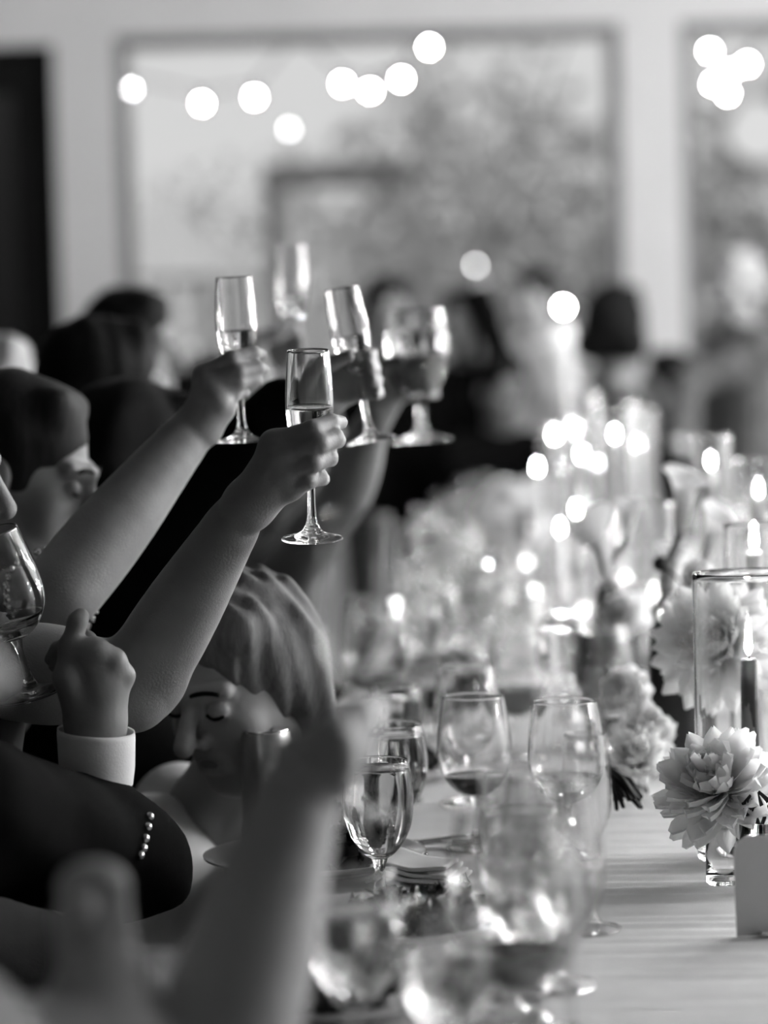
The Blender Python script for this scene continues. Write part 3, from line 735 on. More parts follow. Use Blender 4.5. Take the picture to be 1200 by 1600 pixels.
# clear bud vase under the bloom
root = empty('bud_vase', bud, None, 'small clear glass bud vase under the drooping white bloom', 'vase')
lathe('vase_body', [(0.0005, 0.0), (0.0175, 0.0), (0.0185, 0.003), (0.0185, 0.03), (0.0178, 0.07), (0.0172, 0.0705), (0.0165, 0.07), (0.0170, 0.03), (0.0160, 0.009), (0.0005, 0.008)], HEROGLASS, root, 36)
# second small vase with dark stems, at the picture edge
v3 = T(1190, 2.80)
root = empty('bud_vase', v3, None, 'small square-lipped glass vase with dark stems behind the grey card', 'vase')
lathe('vase_body', [(0.0005, 0.0), (0.021, 0.0), (0.022, 0.003), (0.022, 0.07), (0.0215, 0.071), (0.0195, 0.07), (0.0195, 0.012), (0.0005, 0.010)], HEROGLASS, root, 30)
for i, (px, py) in enumerate(((1160, 1254), (1175, 1248), (1196, 1262))):
    rt = empty('dark_sprig', v3 + V((0, 0, 0.013)), None, ['dark sprig in the edge vase bending towards the bloom', 'middle dark sprig standing in the edge vase', 'dark sprig of the edge vase nearest the picture edge'][i], 'sprig')
    tip = P(px, py, 2.79) - rt.location
    tube('stem', [V((0.004 * i - 0.004, 0, 0)), V((0.0, 0, 0.05)), tip * 0.8 + V((0, 0, 0.004)), tip], [0.0022, 0.0022, 0.002, 0.0012], TWIG, rt, 6)
    mesh('leaf', [tip, tip + V((0.008, 0.003, 0.008)), tip + V((0.02, 0.0, -0.002)), tip + V((0.008, -0.003, -0.008))], [(0, 1, 2, 3)], TWIG, rt)

# ================================================================== card, plates, food, cutlery
cb = T(1218, 2.575)
def card():
    w, h, rc, t = 0.083, 0.094, 0.017, 0.0022
    pts = [(-w / 2, 0), (w / 2, 0)]
    for i in range(7):
        a = math.pi / 2 * i / 6; pts.append((w / 2 - rc + rc * math.cos(a), h - rc + rc * math.sin(a)))
    for i in range(7):
        a = math.pi / 2 + math.pi / 2 * i / 6; pts.append((-w / 2 + rc + rc * math.cos(a), h - rc + rc * math.sin(a)))
    n = len(pts); vs = [(x, -t / 2, z) for x, z in pts] + [(x, t / 2, z) for x, z in pts]
    fs = [tuple(range(n)), tuple(range(2 * n - 1, n - 1, -1))] + [(i, i + n, (i + 1) % n + n, (i + 1) % n) for i in range(n)]
    root = empty('place_card', cb, (R(-4), 0, R(8)), 'grey standing card with rounded corners at the picture edge', 'card')
    mesh('card_sheet', vs, fs, CARD, root, False)
    box('card_foot', (-0.02, -0.012, 0), (0.02, 0.012, 0.004), CARD, root)
card()
def plate(loc, r, label):
    root = empty('dinner_plate', loc, None, label, 'plate')
    pr = spline([(0.0005, 0.004), (r * 0.55, 0.004), (r * 0.66, 0.006), (r * 0.75, 0.012), (r * 0.97, 0.019), (r, 0.0205)], 5)
    lathe('plate_body', [(0.0005, 0.0), (r * 0.58, 0.0), (r * 0.6, 0.002), (r * 0.78, 0.009), (r * 0.995, 0.018), (r, 0.0205)] + pr[::-1][1:], PORC, root, 72)
    return root
def leaf_mesh(seed):
    r = random.Random(seed); vs = []; fs = []; n, m = 6, 3; L = 0.030; w = 0.009
    ph = r.uniform(0, 6)
    for j in range(n + 1):
        t = j / n
        for i in range(m + 1):
            s = i / m * 2 - 1
            ww = w * (0.15 + math.sin(math.pi * min(0.97, t)) ** 0.7) * (1 + 0.35 * math.sin(13 * t + ph))
            vs.append((s * ww, (t - 0.5) * L, 0.010 * math.sin(2.2 * t + ph) + 0.004 * s * math.sin(9 * t + ph) + 0.006 * s * s))
    for j in range(n):
        for i in range(m): fs.append((j * (m + 1) + i, j * (m + 1) + i + 1, (j + 1) * (m + 1) + i + 1, (j + 1) * (m + 1) + i))
    me = bpy.data.meshes.new('salad_leaf'); me.from_pydata(vs, [], fs); me.polygons.foreach_set('use_smooth', np.ones(len(fs), bool)); return me
LM = [leaf_mesh(i) for i in range(6)]
for i, me in enumerate(LM): me.materials.append(LEAFD if i < 4 else LEAFM)
def salad(loc, rx, ry, h, n, label, seed):
    root = empty('green_salad', loc, None, label, 'salad'); r = random.Random(seed)
    for i in range(n):
        a = r.uniform(0, 6.28); q = r.random() ** 0.5
        o = bpy.data.objects.new('salad_leaf', LM[r.randrange(6)]); COL.objects.link(o); o.parent = root
        o.location = (rx * q * math.cos(a), ry * q * math.sin(a), 0.008 + r.random() * h * (1 - 0.8 * q * q))
        o.rotation_euler = (r.uniform(-1.0, 1.0), r.uniform(-1.0, 1.0), r.uniform(0, 6.28)); o.scale = (r.uniform(0.8, 1.3),) * 3
p1 = T(492, 2.98); p2 = T(612, 2.62); p3 = T(520, 2.32)
plate(p1, 0.122, 'white plate whose rim overhangs the table edge, under a folded napkin')
plate(p2, 0.118, 'white plate with blurred salad in front of the sharp goblet')
plate(p3, 0.118, 'white plate at the bottom edge of the picture')
salad(p1 + V((0.015, 0.0, 0.004)), 0.060, 0.055, 0.055, 130, 'dark leafy salad heaped on the plate with the napkin', 1)
salad(p2 + V((0.030, 0.01, 0.004)), 0.062, 0.05, 0.016, 130, 'blurred salad on the plate in front of the sharp goblet', 2)
salad(p3 + V((-0.02, 0.0, 0.004)), 0.075, 0.05, 0.02, 110, 'dark salad on the plate at the bottom edge', 3)
p4 = T(650, 4.05); p5 = T(668, 4.75)
ORD = ['first', 'second', 'third', 'fourth', 'fifth', 'sixth', 'seventh']
for i in range(7):
    yy = 3.62 + 0.66 * i; loc = V((ctr(yy), yy, TZ)) + TN * (-0.43)
    plate(loc, 0.118, 'blurred white plate in the %s setting beyond the row of goblets' % ORD[i])
    salad(loc + V((0, 0, 0.004)), 0.07, 0.07, 0.03, 46, 'blurred dark salad in the %s setting beyond the row of goblets' % ORD[i], 40 + i)
# folded napkin draped on the plate's edge
root = empty('napkin', P(655, 1352, 2.86), (0, 0, R(-14)), 'folded white napkin lying against the plate rim beside the goblet', 'napkin')
root.location.z = TZ + 0.002
for k in range(4):
    vs = []; fs = []; n, m = 14, 10
    for j in range(m + 1):
        for i in range(n + 1):
            x = (i / n - 0.5) * (0.088 - 0.006 * k); y_ = (j / m - 0.5) * (0.10 - 0.008 * k)
            z = 0.004 + k * 0.0062 + 0.008 * math.exp(-((x + 0.03) / 0.02) ** 2) + 0.003 * math.sin(40 * x + k) * math.sin(25 * y_ + 2 * k)
            vs.append((x + 0.002 * math.sin(30 * y_ + k), y_, z))
    for j in range(m):
        for i in range(n): fs.append((j * (n + 1) + i, j * (n + 1) + i + 1, (j + 1) * (n + 1) + i + 1, (j + 1) * (n + 1) + i))
    o = mesh('napkin_fold', vs, fs, LINEN, root); s = o.modifiers.new('thick', 'SOLIDIFY'); s.thickness = 0.0034; s.offset = 0
def fork(loc, rz, label):
    root = empty('fork', loc, (0, 0, rz), label, 'fork')
    z = 0.004
    tube('handle', [(0, -0.13, z), (0, -0.06, z + 0.002), (0, -0.01, z + 0.006), (0, 0.012, z + 0.004)], [0.0050, 0.0036, 0.0022, 0.003], SILVER, root, 10)
    mesh('fork_root', [(-0.004, 0.008, z + 0.003), (0.004, 0.008, z + 0.003), (0.011, 0.03, z + 0.003), (-0.011, 0.03, z + 0.003),
                       (-0.004, 0.008, z + 0.006), (0.004, 0.008, z + 0.006), (0.011, 0.03, z + 0.006), (-0.011, 0.03, z + 0.006)],
         [(0, 3, 2, 1), (4, 5, 6, 7), (0, 1, 5, 4), (1, 2, 6, 5), (2, 3, 7, 6), (3, 0, 4, 7)], SILVER, root, False)
    for i in range(4):
        x = -0.0095 + i * 0.00633
        tube('tine', [(x, 0.029, z + 0.0045), (x, 0.05, z + 0.004), (x, 0.068, z + 0.009)], [0.0016, 0.0015, 0.0006], SILVER, root, 6)
def knife(loc, rz, label):
    root = empty('table_knife', loc, (0, 0, rz), label, 'knife')
    tube('handle', [(0, -0.09, 0.005), (0, -0.04, 0.006), (0, 0.0, 0.005)], [0.0055, 0.006, 0.004], SILVER, root, 10)
    vs = [(-0.006, 0, 0.004), (0.006, 0, 0.004), (0.0085, 0.06, 0.004), (0.004, 0.11, 0.004), (-0.006, 0.10, 0.004)]
    n = len(vs); vs = vs + [(x, y_, 0.0062) for x, y_, _ in vs]
    mesh('blade', vs, [tuple(range(n - 1, -1, -1)), tuple(range(n, 2 * n))] + [(i, (i + 1) % n, (i + 1) % n + n, i + n) for i in range(n)], SILVER, root, False)
fork(T(727, 2.80), R(6), 'fork with upturned tines beside the blurred near glasses')
knife(T(708, 3.10), R(82), 'table knife lying across the cloth beneath the sharp wine glass')
fork(T(735, 3.12), R(-75), 'fork lying across the cloth beneath the sharp wine glass')
knife(T(700, 2.36), R(70), 'blurred knife catching the light at the bottom of the table')
# drinks can at the table edge
root = empty('drink_can', T(421, 3.05), None, 'plain metal drinks can at the table edge by the bowed face', 'can')
lathe('can_body', [(0.0005, 0.002), (0.022, 0.0), (0.029, 0.010), (0.029, 0.106), (0.0265, 0.114)], STEEL, root, 32); root.scale = (1, 1, 1.27)
lathe('can_rim', [(0.0265, 0.114), (0.0270, 0.1165), (0.0255, 0.1165), (0.0245, 0.112), (0.0005, 0.112)], SILVER, root, 32)

# ================================================================== people
UP = V((0, 0, 1))
def frame(fwd, up=UP):
    f = V(fwd).normalized(); s = f.cross(V(up)).normalized(); u = s.cross(f); return s, f, u   # side = the person's right
def head_prims(b, c, fwd, up=UP, s=1.0, ears=True, fine=True, nose=1.0):
    sd, f, u = frame(fwd, up); M3 = np.array([list(sd), list(f), list(u)]).T
    def q(x, y, z): return c + (sd * x + f * y + u * z) * s
    b.ell(q(0, -0.012, 0.028), np.array((0.074, 0.094, 0.092)) * s, M3, 0.02 * s)
    b.ell(q(0, 0.022, -0.035), np.array((0.060, 0.068, 0.078)) * s, M3, 0.03 * s)
    b.ell(q(0, 0.058, -0.098), np.array((0.026, 0.022, 0.020)) * s, M3, 0.03 * s)            # chin
    for sg in (-1, 1):
        b.ell(q(0.040 * sg, 0.058, -0.032), np.array((0.024, 0.022, 0.028)) * s, M3, 0.02 * s)   # cheek
        b.cone(q(0.008 * sg, 0.090, 0.026), q(0.044 * sg, 0.074, 0.028), 0.010 * s, 0.010 * s, 0.012 * s)  # brow
        b.cone(q(0.045 * sg, 0.0, -0.06), q(0.020 * sg, 0.055, -0.095), 0.020 * s, 0.016 * s, 0.02 * s)   # jaw
        if ears:
            b.ell(q(0.078 * sg, -0.008, -0.008), np.array((0.009, 0.020, 0.031)) * s, M3, 0.008 * s)
    if fine:
        for sg in (-1, 1):
            b.ell(q(0.032 * sg, 0.096, 0.004), np.array((0.018, 0.014, 0.011)) * s, M3, 0.010 * s, True)    # eye socket
            b.ell(q(0.031 * sg, 0.078, 0.004), np.array((0.0145, 0.0125, 0.0115)) * s, M3, 0.003 * s)        # closed lid over the eye
    b.cone(q(0, 0.088, 0.016), q(0, 0.112 * nose, -0.026), 0.008 * s, 0.0125 * s, 0.010 * s)                 # nose
    for sg in (-1, 1): b.ell(q(0.012 * sg, 0.098, -0.031), np.array((0.0085, 0.010, 0.008)) * s, M3, 0.006 * s)
    if fine:
        b.cone(q(-0.018, 0.082, -0.055), q(0.018, 0.082, -0.055), 0.0085 * s, 0.0085 * s, 0.006 * s)
        b.cone(q(-0.015, 0.081, -0.068), q(0.015, 0.081, -0.068), 0.0095 * s, 0.0095 * s, 0.006 * s)
        b.cone(q(-0.024, 0.093, -0.0612), q(0.024, 0.093, -0.0612), 0.0028 * s, 0.0028 * s, 0.003 * s, True)
def hair_blob(c, fwd, up=UP, s=1.0, style='short', h=0.005, mat_=None, parent=None):
    sd, f, u = frame(fwd, up); M3 = np.array([list(sd), list(f), list(u)]).T
    def q(x, y, z): return c + (sd * x + f * y + u * z) * s
    b = Blob(h, 0.02)
    b.ell(q(0, -0.018, 0.034), np.array((0.083, 0.100, 0.098)) * s, M3)
    if style in ('short', 'crop'):
        b.cone(q(-0.05, -0.055, -0.03), q(0.05, -0.055, -0.03), 0.05 * s, 0.05 * s)
        b.cone(q(-0.04, 0.035, 0.098), q(0.04, 0.035, 0.100), 0.024 * s, 0.024 * s)
    elif style == 'bob':
        for sg in (-1, 1): b.cone(q(0.048 * sg, -0.03, 0.03), q(0.056 * sg, -0.035, -0.075), 0.05 * s, 0.034 * s)
        b.cone(q(0, -0.06, 0.0), q(0, -0.07, -0.085), 0.06 * s, 0.045 * s); b.cone(q(-0.05, 0.03, 0.085), q(0.05, 0.03, 0.085), 0.034 * s, 0.034 * s)
    else:
        b.cone(q(-0.04, -0.06, -0.02), q(-0.05, -0.07, -0.19), 0.06 * s, 0.04 * s); b.cone(q(0.04, -0.06, -0.02), q(0.05, -0.07, -0.19), 0.06 * s, 0.04 * s)
        b.cone(q(0, -0.07, 0.0), q(0, -0.085, -0.2), 0.06 * s, 0.045 * s)
        b.cone(q(-0.06, 0.02, 0.08), q(0.06, 0.02, 0.08), 0.04 * s, 0.04 * s)
    b.ell(q(0, 0.112, -0.045), np.array((0.082, 0.085, 0.108)) * s, M3, 0.015 * s, True)       # the face stays free
    if style in ('short', 'crop'):
        b.ell(q(0, 0.0, -0.12), np.array((0.12, 0.085, 0.075)) * s, M3, 0.015 * s, True)
    return b.build('hair', mat_, parent, disp=wrinkle(0.0065 if style == 'bob' else 0.004, 85 if style == 'bob' else 60, int(abs(c.x) * 1000), (1, 1, 0.45)))
def to_local(root):
    inv = root.location
    for ch in root.children:
        if ch.type == 'MESH' and not ch.get('loc'):
            ch.data.transform(Matrix.Translation(-inv)); ch['loc'] = 1
    for ch in root.children:
        if 'loc' in ch: del ch['loc']
def pxpts(lst):
    """[(px, py, depth, radius in px)] -> [(Vector, radius)]"""
    return [(P(a, b_, d_), r_ * d_ / FPX) for a, b_, d_, r_ in lst]
pxpts0 = pxpts
def grip(b, wrist, gc, axis, R_, cams=1, s=1.0, k=0.006, spread=0.017):
    """a hand closed round an upright rod of radius R_ at gc; fingers pass on the side the camera sees"""
    a = V(axis).normalized(); e1 = wrist - gc; e1 = (e1 - a * e1.dot(a)).normalized(); e2 = a.cross(e1)
    tocam = CAM - gc
    if e2.dot(tocam) * cams < 0: e2 = -e2
    def q(x, y, z): return gc + e1 * x * s + e2 * y * s + a * z * s
    Rr = R_ / s
    L = [1.0, 1.06, 1.0, 0.82]; rad = [0.0090, 0.0094, 0.0088, 0.0076]
    for i in range(4):
        z = (1.5 - i) * spread
        mcp = q(0.060 - 0.004 * i, 0.016 + 0.006 * (1.5 - abs(i - 1.5)), z * 0.95 - 0.004); pip = q(0.016, Rr + 0.013, z + 0.002); dip = q(-0.55 * Rr - 0.006, Rr * 0.62 + 0.010, z); tip = q(-Rr - 0.006, -0.004 - 0.006 * L[i], z - 0.002)
        b.chain([(mcp, rad[i] * 1.18 * s), (pip, rad[i] * 1.02 * s), (dip, rad[i] * 0.92 * s), (tip, rad[i] * 0.80 * s)], k * 0.6)
        b.cone(wrist, mcp, 0.019 * s, 0.0125 * s, 0.012)
        b.cone(wrist + (mcp - wrist) * 0.5, q(0.055, 0.0, z * 0.8), 0.014 * s, 0.013 * s, 0.012)
    b.chain([(wrist - e2 * 0.006, 0.018 * s), (q(0.055, -0.020, 0.010), 0.0145 * s), (q(0.020, -Rr - 0.011, 0.022), 0.0105 * s), (q(-0.012, -Rr - 0.009, 0.028), 0.0085 * s)], k)
def torso_prims(b, nb, hip, sh, fat=1.0, bf=None, legs=True, stand=False):
    """nb neck base, hip centre, sh (left, right) shoulder points"""
    for s_ in sh: b.cone(nb + V((0, 0, -0.045)), s_, 0.062 * fat, 0.066 * fat, 0.05)
    ch = nb.lerp(hip, 0.38); wd = (sh[1] - sh[0]).normalized()
    for sg in (-1, 1):
        b.cone(ch + wd * 0.075 * sg, nb + wd * 0.09 * sg + V((0, 0, -0.08)), 0.10 * fat, 0.075 * fat, 0.05)
        b.cone(ch + wd * 0.075 * sg, hip + wd * 0.07 * sg, 0.10 * fat, 0.115 * fat, 0.05)
    if legs:
        for sg in (-1, 1):
            if stand:
                hp = hip + wd * 0.09 * sg; b.chain([(hp, 0.095), (V((hp.x, hp.y, 0.5)), 0.065), (V((hp.x, hp.y, 0.10)), 0.05)], 0.03)
            else:
                hp = hip + wd * 0.09 * sg; kn = hp + bf * 0.42; kn.z = 0.50
                b.chain([(hp, 0.09), (kn, 0.062)], 0.04); b.chain([(kn, 0.060), (V((kn.x, kn.y, 0.10)), 0.045)], 0.03)
def shoes(root, hip, wd, bf, stand):
    for sg in (-1, 1):
        p = hip + wd * 0.09 * sg + (V((0, 0, 0)) if stand else bf * 0.42); p.z = 0.035
        b = Blob(0.008, 0.02); b.cone(p + V((0, 0, 0.03)) , p + bf * 0.15, 0.042, 0.030); b.cone(p + V((0, 0, 0.05)), p - bf * 0.03, 0.04, 0.035)
        b.build('shoe', BLACKCLOTH, root)
def person(label, hc, fwd, cloth_mat, hair_mat, skin=SKIN, style='short', ears=True, hip=None, bf=None, up=UP, s=1.0, stand=False, arms=(), h=0.006, hh=0.006, fat=1.0,
           collar=None, sleeve=True, show_head=True, fine=True, shoulders=None, nose=1.0, clothname='jacket', extra=None, nb=None, wr=0.006, eyes=False):
    """arms: (which shoulder 0/1, elbow, wrist, hand function or None, sleeve?)"""
    bf = V(bf if bf is not None else (1, 0.05, 0)).normalized()
    nb = nb or (hc + V((0, 0, -0.165 * s)) - V(fwd).normalized() * 0.02)
    hip = hip or V((nb.x, nb.y, 0.93 if stand else 0.56)) - bf * (0.0 if stand else 0.12)
    wd = bf.cross(UP).normalized()
    sh = shoulders or (nb - wd * 0.17 * s + V((0, 0, -0.065)), nb + wd * 0.17 * s + V((0, 0, -0.065)))
    root = empty('person', (hip.x, hip.y, 0), None, label, 'person')
    sk = Blob(h, 0.012); cl = Blob(0.009, 0.03)
    if show_head:
        head_prims(sk, hc, fwd, up, s, ears, fine, nose)
        sk.cone(hc - frame(fwd, up)[2] * 0.07 * s - V(fwd).normalized() * 0.012, nb + V((0, 0, -0.03)), 0.050 * s, 0.058 * s, 0.03)
        sk.cone(nb + V((0, 0, -0.05)) + wd * 0.05, nb + V((0, 0, -0.05)) - wd * 0.05, 0.05, 0.05, 0.03)
    torso_prims(cl, nb, hip, sh, fat, bf, True, stand)
    for (which, el, wrp, handf, slv) in arms:
        S0 = sh[which]
        if slv:
            cl.chain([(S0, 0.064), (S0.lerp(el, 0.5), 0.058), (el, 0.052), (el.lerp(wrp, 0.55), 0.047), (wrp.lerp(el, 0.12), 0.040)], 0.03)
            d_ = (wrp - el).normalized()
            sk.chain([(nb + V((0, 0, -0.05)), 0.045), (S0, 0.04), (el, 0.034), (wrp - d_ * 0.03, 0.024)], 0.012)
            sk.cone(wrp - d_ * 0.05, wrp, 0.026, 0.024, 0.012)
            cf = Blob(0.005, 0.006); cf.cone(wrp - d_ * 0.055, wrp - d_ * 0.016, 0.034, 0.033); cf.build('shirt_cuff', WHITECLOTH, root)
        else:
            sk.chain([(S0, 0.058), (S0.lerp(el, 0.5), 0.046), (el, 0.041)], 0.03)
            ts = [i / 12 for i in range(13)]; rr = [float(np.interp(t, (0, 0.12, 0.3, 0.5, 0.7, 0.88, 1.0), (0.0395, 0.0408, 0.0398, 0.0362, 0.0310, 0.0262, 0.0245))) for t in ts]
            sk.chain([(el.lerp(wrp, t), q_) for t, q_ in zip(ts, rr)], 0.012)
        if handf: handf(sk)
    if extra: extra(sk, cl)
    sk.build('body', skin, root)
    cl.build(clothname, cloth_mat, root, disp=wrinkle(wr, 26, int(abs(hc.y) * 997), (1, 1, 0.6)))
    if show_head and hair_mat: hair_blob(hc, fwd, up, s, style, hh, hair_mat, root)
    if collar:
        cb_ = Blob(0.006, 0.01); cb_.cone(nb + V((0, 0, -0.01)) + V(fwd).normalized() * 0.012, nb + V((0, 0, 0.022)) + V(fwd).normalized() * 0.010, 0.066, 0.060); cb_.build('shirt_collar', WHITECLOTH, root)
    if eyes:
        sd, f, u = frame(fwd, up)
        for sg in (-1, 1):
            pts = [hc + (sd * (0.031 * sg + 0.013 * t) + f * (0.0895 - 0.003 * t * t) + u * (0.0005 - 0.003 * (1 - t * t))) * s for t in (-1, -0.5, 0, 0.5, 1)]
            tube('eyelash', pts, 0.0022, HAIR, root, 6)
            pts = [hc + (sd * (0.030 * sg + 0.019 * t) + f * (0.0965 - 0.008 * (t * sg + 1) * 0.5) + u * (0.029 + 0.003 * (1 - t * t))) * s for t in (-1, -0.5, 0, 0.5, 1)]
            tube('eyebrow', pts, 0.0030, HAIR, root, 6)
        pts = [hc + (sd * 0.020 * t + f * (0.0905 - 0.008 * t * t) + u * -0.0615) * s for t in (-1, -0.5, 0, 0.5, 1)]
        tube('lips', pts, [0.002, 0.005, 0.006, 0.005, 0.002], LIP, root, 8)
    shoes(root, hip, wd, bf, stand)
    if not stand: chair(hip, bf, 'dark slatted chair of the ' + ' '.join(label.replace(',', '').split()[:10]))
    to_local(root)
    bd = next(o for o in root.children if o.name.startswith('body'))
    for o in list(root.children):
        if o.name.startswith(('eyelash', 'eyebrow', 'lips')): o.parent = bd
    return root
def chair(hip, bf, label):
    root = empty('dining_chair', (hip.x, hip.y, 0), (0, 0, math.atan2(bf.y, bf.x) - math.pi / 2), label, 'chair')
    box('seat', (-0.175, -0.18, 0.41), (0.175, 0.20, 0.448), WOODD, root, 0.008)
    for x in (-0.155, 0.155):
        tube('leg', [(x, 0.18, 0), (x, 0.17, 0.42)], [0.016, 0.02], WOODD, root, 8)
        tube('leg', [(x, -0.23, 0), (x, -0.19, 0.45), (x, -0.24, 0.9)], [0.016, 0.02, 0.016], WOODD, root, 8)
    for z in (0.6, 0.72, 0.84): box('back_slat', (-0.155, -0.235, z), (0.155, -0.215, z + 0.05), WOODD, root, 0.004)

# ---- A: bare arm raising the flute furthest towards the dark door
flA = glass('champagne_flute', P(379, 690, 3.10), 'raised flute held highest, by the slim bare arm', CHAMP, 0.134, True, (R(2), R(-1.2), 0), scale=0.94)
def handA(b):
    d0 = 3.066
    for f_ in ([(318, 586, 3.07, 14.5), (362, 560, d0 - .005, 12.5), (396, 551, d0 + .012, 11), (410, 554, d0 + .03, 8.5)],
               [(322, 603, 3.06, 14), (372, 581, d0 - .008, 12.5), (402, 575, d0 + .010, 11), (413, 577, d0 + .025, 8)],
               [(334, 616, 3.055, 13.5), (372, 599, d0 - .006, 12), (396, 592, d0 + .010, 10.5), (404, 594, d0 + .022, 8)],
               [(344, 630, 3.055, 12), (366, 617, d0, 10), (380, 612, d0 + .014, 9), (384, 614, d0 + .026, 7.5)]):
        b.chain(pxpts(f_), 0.0035)
        b.chain(pxpts([(312, 662, 3.075, 26), f_[0]]), 0.012)
    b.chain(pxpts([(322, 665, 3.075, 27), (348, 640, 3.07, 16), (352, 632, 3.09, 15)]), 0.012)
    b.chain(pxpts([(318, 655, 3.09, 24), (338, 610, 3.125, 16), (362, 585, 3.145, 12), (385, 565, 3.142, 10)]), 0.006)
elA = P(98, 922, 2.99); wrA = P(303, 668, 3.08)
person('guest with a bare slim arm raising the highest flute, face turned towards the table', P(28, 742, 3.36), (0.95, -0.12, -0.28), DARKDRESS, HAIR2, SKIN, 'short',
       arms=[(1, elA, wrA, handA, False)], h=0.0028, shoulders=(P(-120, 880, 3.55), P(-10, 985, 3.24)), nb=P(-20, 880, 3.42), hip=P(-190, 1230, 3.62), clothname='dress', s=0.97, eyes=True)
# ---- B: bare arm with the nearest raised flute
flB = glass('champagne_flute', P(488, 843, 2.815), 'raised flute in sharpest focus, held by the fuller bare arm', CHAMP, 0.140, True, (R(6.5), R(0.5), 0), scale=0.985)
def handB(b):
    d0 = 2.762
    for f_ in ([(428, 694, 2.775, 19), (488, 672, d0 - .004, 16), (517, 660, d0 + .018, 13.5), (533, 660, d0 + .036, 11)],
               [(434, 718, 2.765, 20), (498, 693, d0 - .008, 17), (521, 684, d0 + .012, 16), (528, 688, d0 + .034, 13)],
               [(443, 742, 2.765, 18), (488, 723, d0 - .006, 15.5), (513, 714, d0 + .014, 14.5), (517, 718, d0 + .032, 12)],
               [(452, 764, 2.770, 16), (480, 752, d0 - .002, 13.5), (500, 746, d0 + .012, 12.5), (505, 749, d0 + .026, 11)]):
        b.chain(pxpts(f_), 0.0035)
        b.chain(pxpts([(392, 786, 2.785, 33), f_[0]]), 0.014)
    b.chain(pxpts([(396, 790, 2.80, 32), (440, 752, 2.83, 22), (470, 705, 2.855, 15), (492, 675, 2.856, 12)]), 0.006)
elB = P(214, 1068, 2.89); wrB = P(376, 800, 2.80)
def elbowB(sk, cl):
    sk.chain([(elB, 0.040), (P(204, 1100, 2.875), 0.026)], 0.03)
person('guest at the picture edge whose full bare arm raises the sharpest flute', P(-142, 742, 2.93), (0.98, -0.14, -0.12), DARKDRESS, HAIR, SKIN, 'long',
       arms=[(1, elB, wrB, handB, False)], h=0.0026, shoulders=(P(-200, 960, 3.15), P(-60, 1040, 2.86)), nb=P(-135, 945, 3.0), hip=P(-190, 1420, 2.97), clothname='dress', extra=elbowB, s=0.98)
# ---- C: black jacket and white cuff, fist in front of the face
glass('wine_glass', P(52, 1085, 2.80), 'tilted glass clutched by the fist with the white cuff', CLEAR, 0.075, True, (R(8), R(-14), 0), dname='white_wine')
def handC(b):
    w = (150, 1130, 2.74, 38)
    for f_ in ([(128, 1022, 2.725, 19), (112, 1005, 2.755, 16), (92, 1015, 2.785, 13), (80, 1030, 2.79, 11)],
               [(150, 1020, 2.725, 19), (135, 1002, 2.765, 16), (105, 1015, 2.80, 13), (86, 1040, 2.80, 11)],
               [(176, 1034, 2.73, 18), (168, 1022, 2.775, 15), (130, 1035, 2.81, 13), (100, 1055, 2.81, 11)],
               [(191, 1056, 2.74, 16), (188, 1052, 2.785, 13), (150, 1065, 2.81, 12), (118, 1078, 2.81, 10)]):
        b.chain(pxpts(f_), 0.005); b.chain(pxpts([w, f_[0]]), 0.014)
    b.chain(pxpts([(130, 1120, 2.73, 30), (104, 1060, 2.72, 20), (108, 1010, 2.725, 15), (121, 972, 2.73, 14), (127, 962, 2.735, 12)]), 0.008)
    b.chain(pxpts([(150, 1190, 2.745, 40), (150, 1130, 2.74, 41)]), 0.012)
    b.chain([(P(-330, 1100, 2.5), 0.04), (P(-170, 1190, 2.46), 0.04), (P(-60, 1270, 2.56), 0.038), (P(190, 1335, 2.73), 0.03), (P(150, 1190, 2.745), 0.026)], 0.01)
def sleeveC(sk, cl):
    cl.chain([(P(154, 1250, 2.745), 0.041), (P(196, 1325, 2.74), 0.056), (P(222, 1350, 2.74), 0.046)], 0.02)
    cl.chain([(P(216, 1350, 2.74), 0.050), (P(90, 1318, 2.66), 0.060), (P(-60, 1270, 2.56), 0.075)], 0.03)
    cl.chain([(P(-20, 1260, 2.62), 0.065), (P(60, 1285, 2.66), 0.058), (P(150, 1300, 2.72), 0.05)], 0.03)
pc = person('guest in a black jacket with a white cuff, fist raised near the face', P(-260, 880, 2.5), (0.95, 0.2, -0.1), BLACKCLOTH, HAIR, SKIN2, 'short',
       arms=[], h=0.0028, nb=P(-330, 1080, 2.5), shoulders=(P(-430, 1130, 2.68), P(-170, 1190, 2.46)), hip=P(-330, 1650, 2.4), extra=lambda sk, cl: (handC(sk), sleeveC(sk, cl)), wr=0.009)
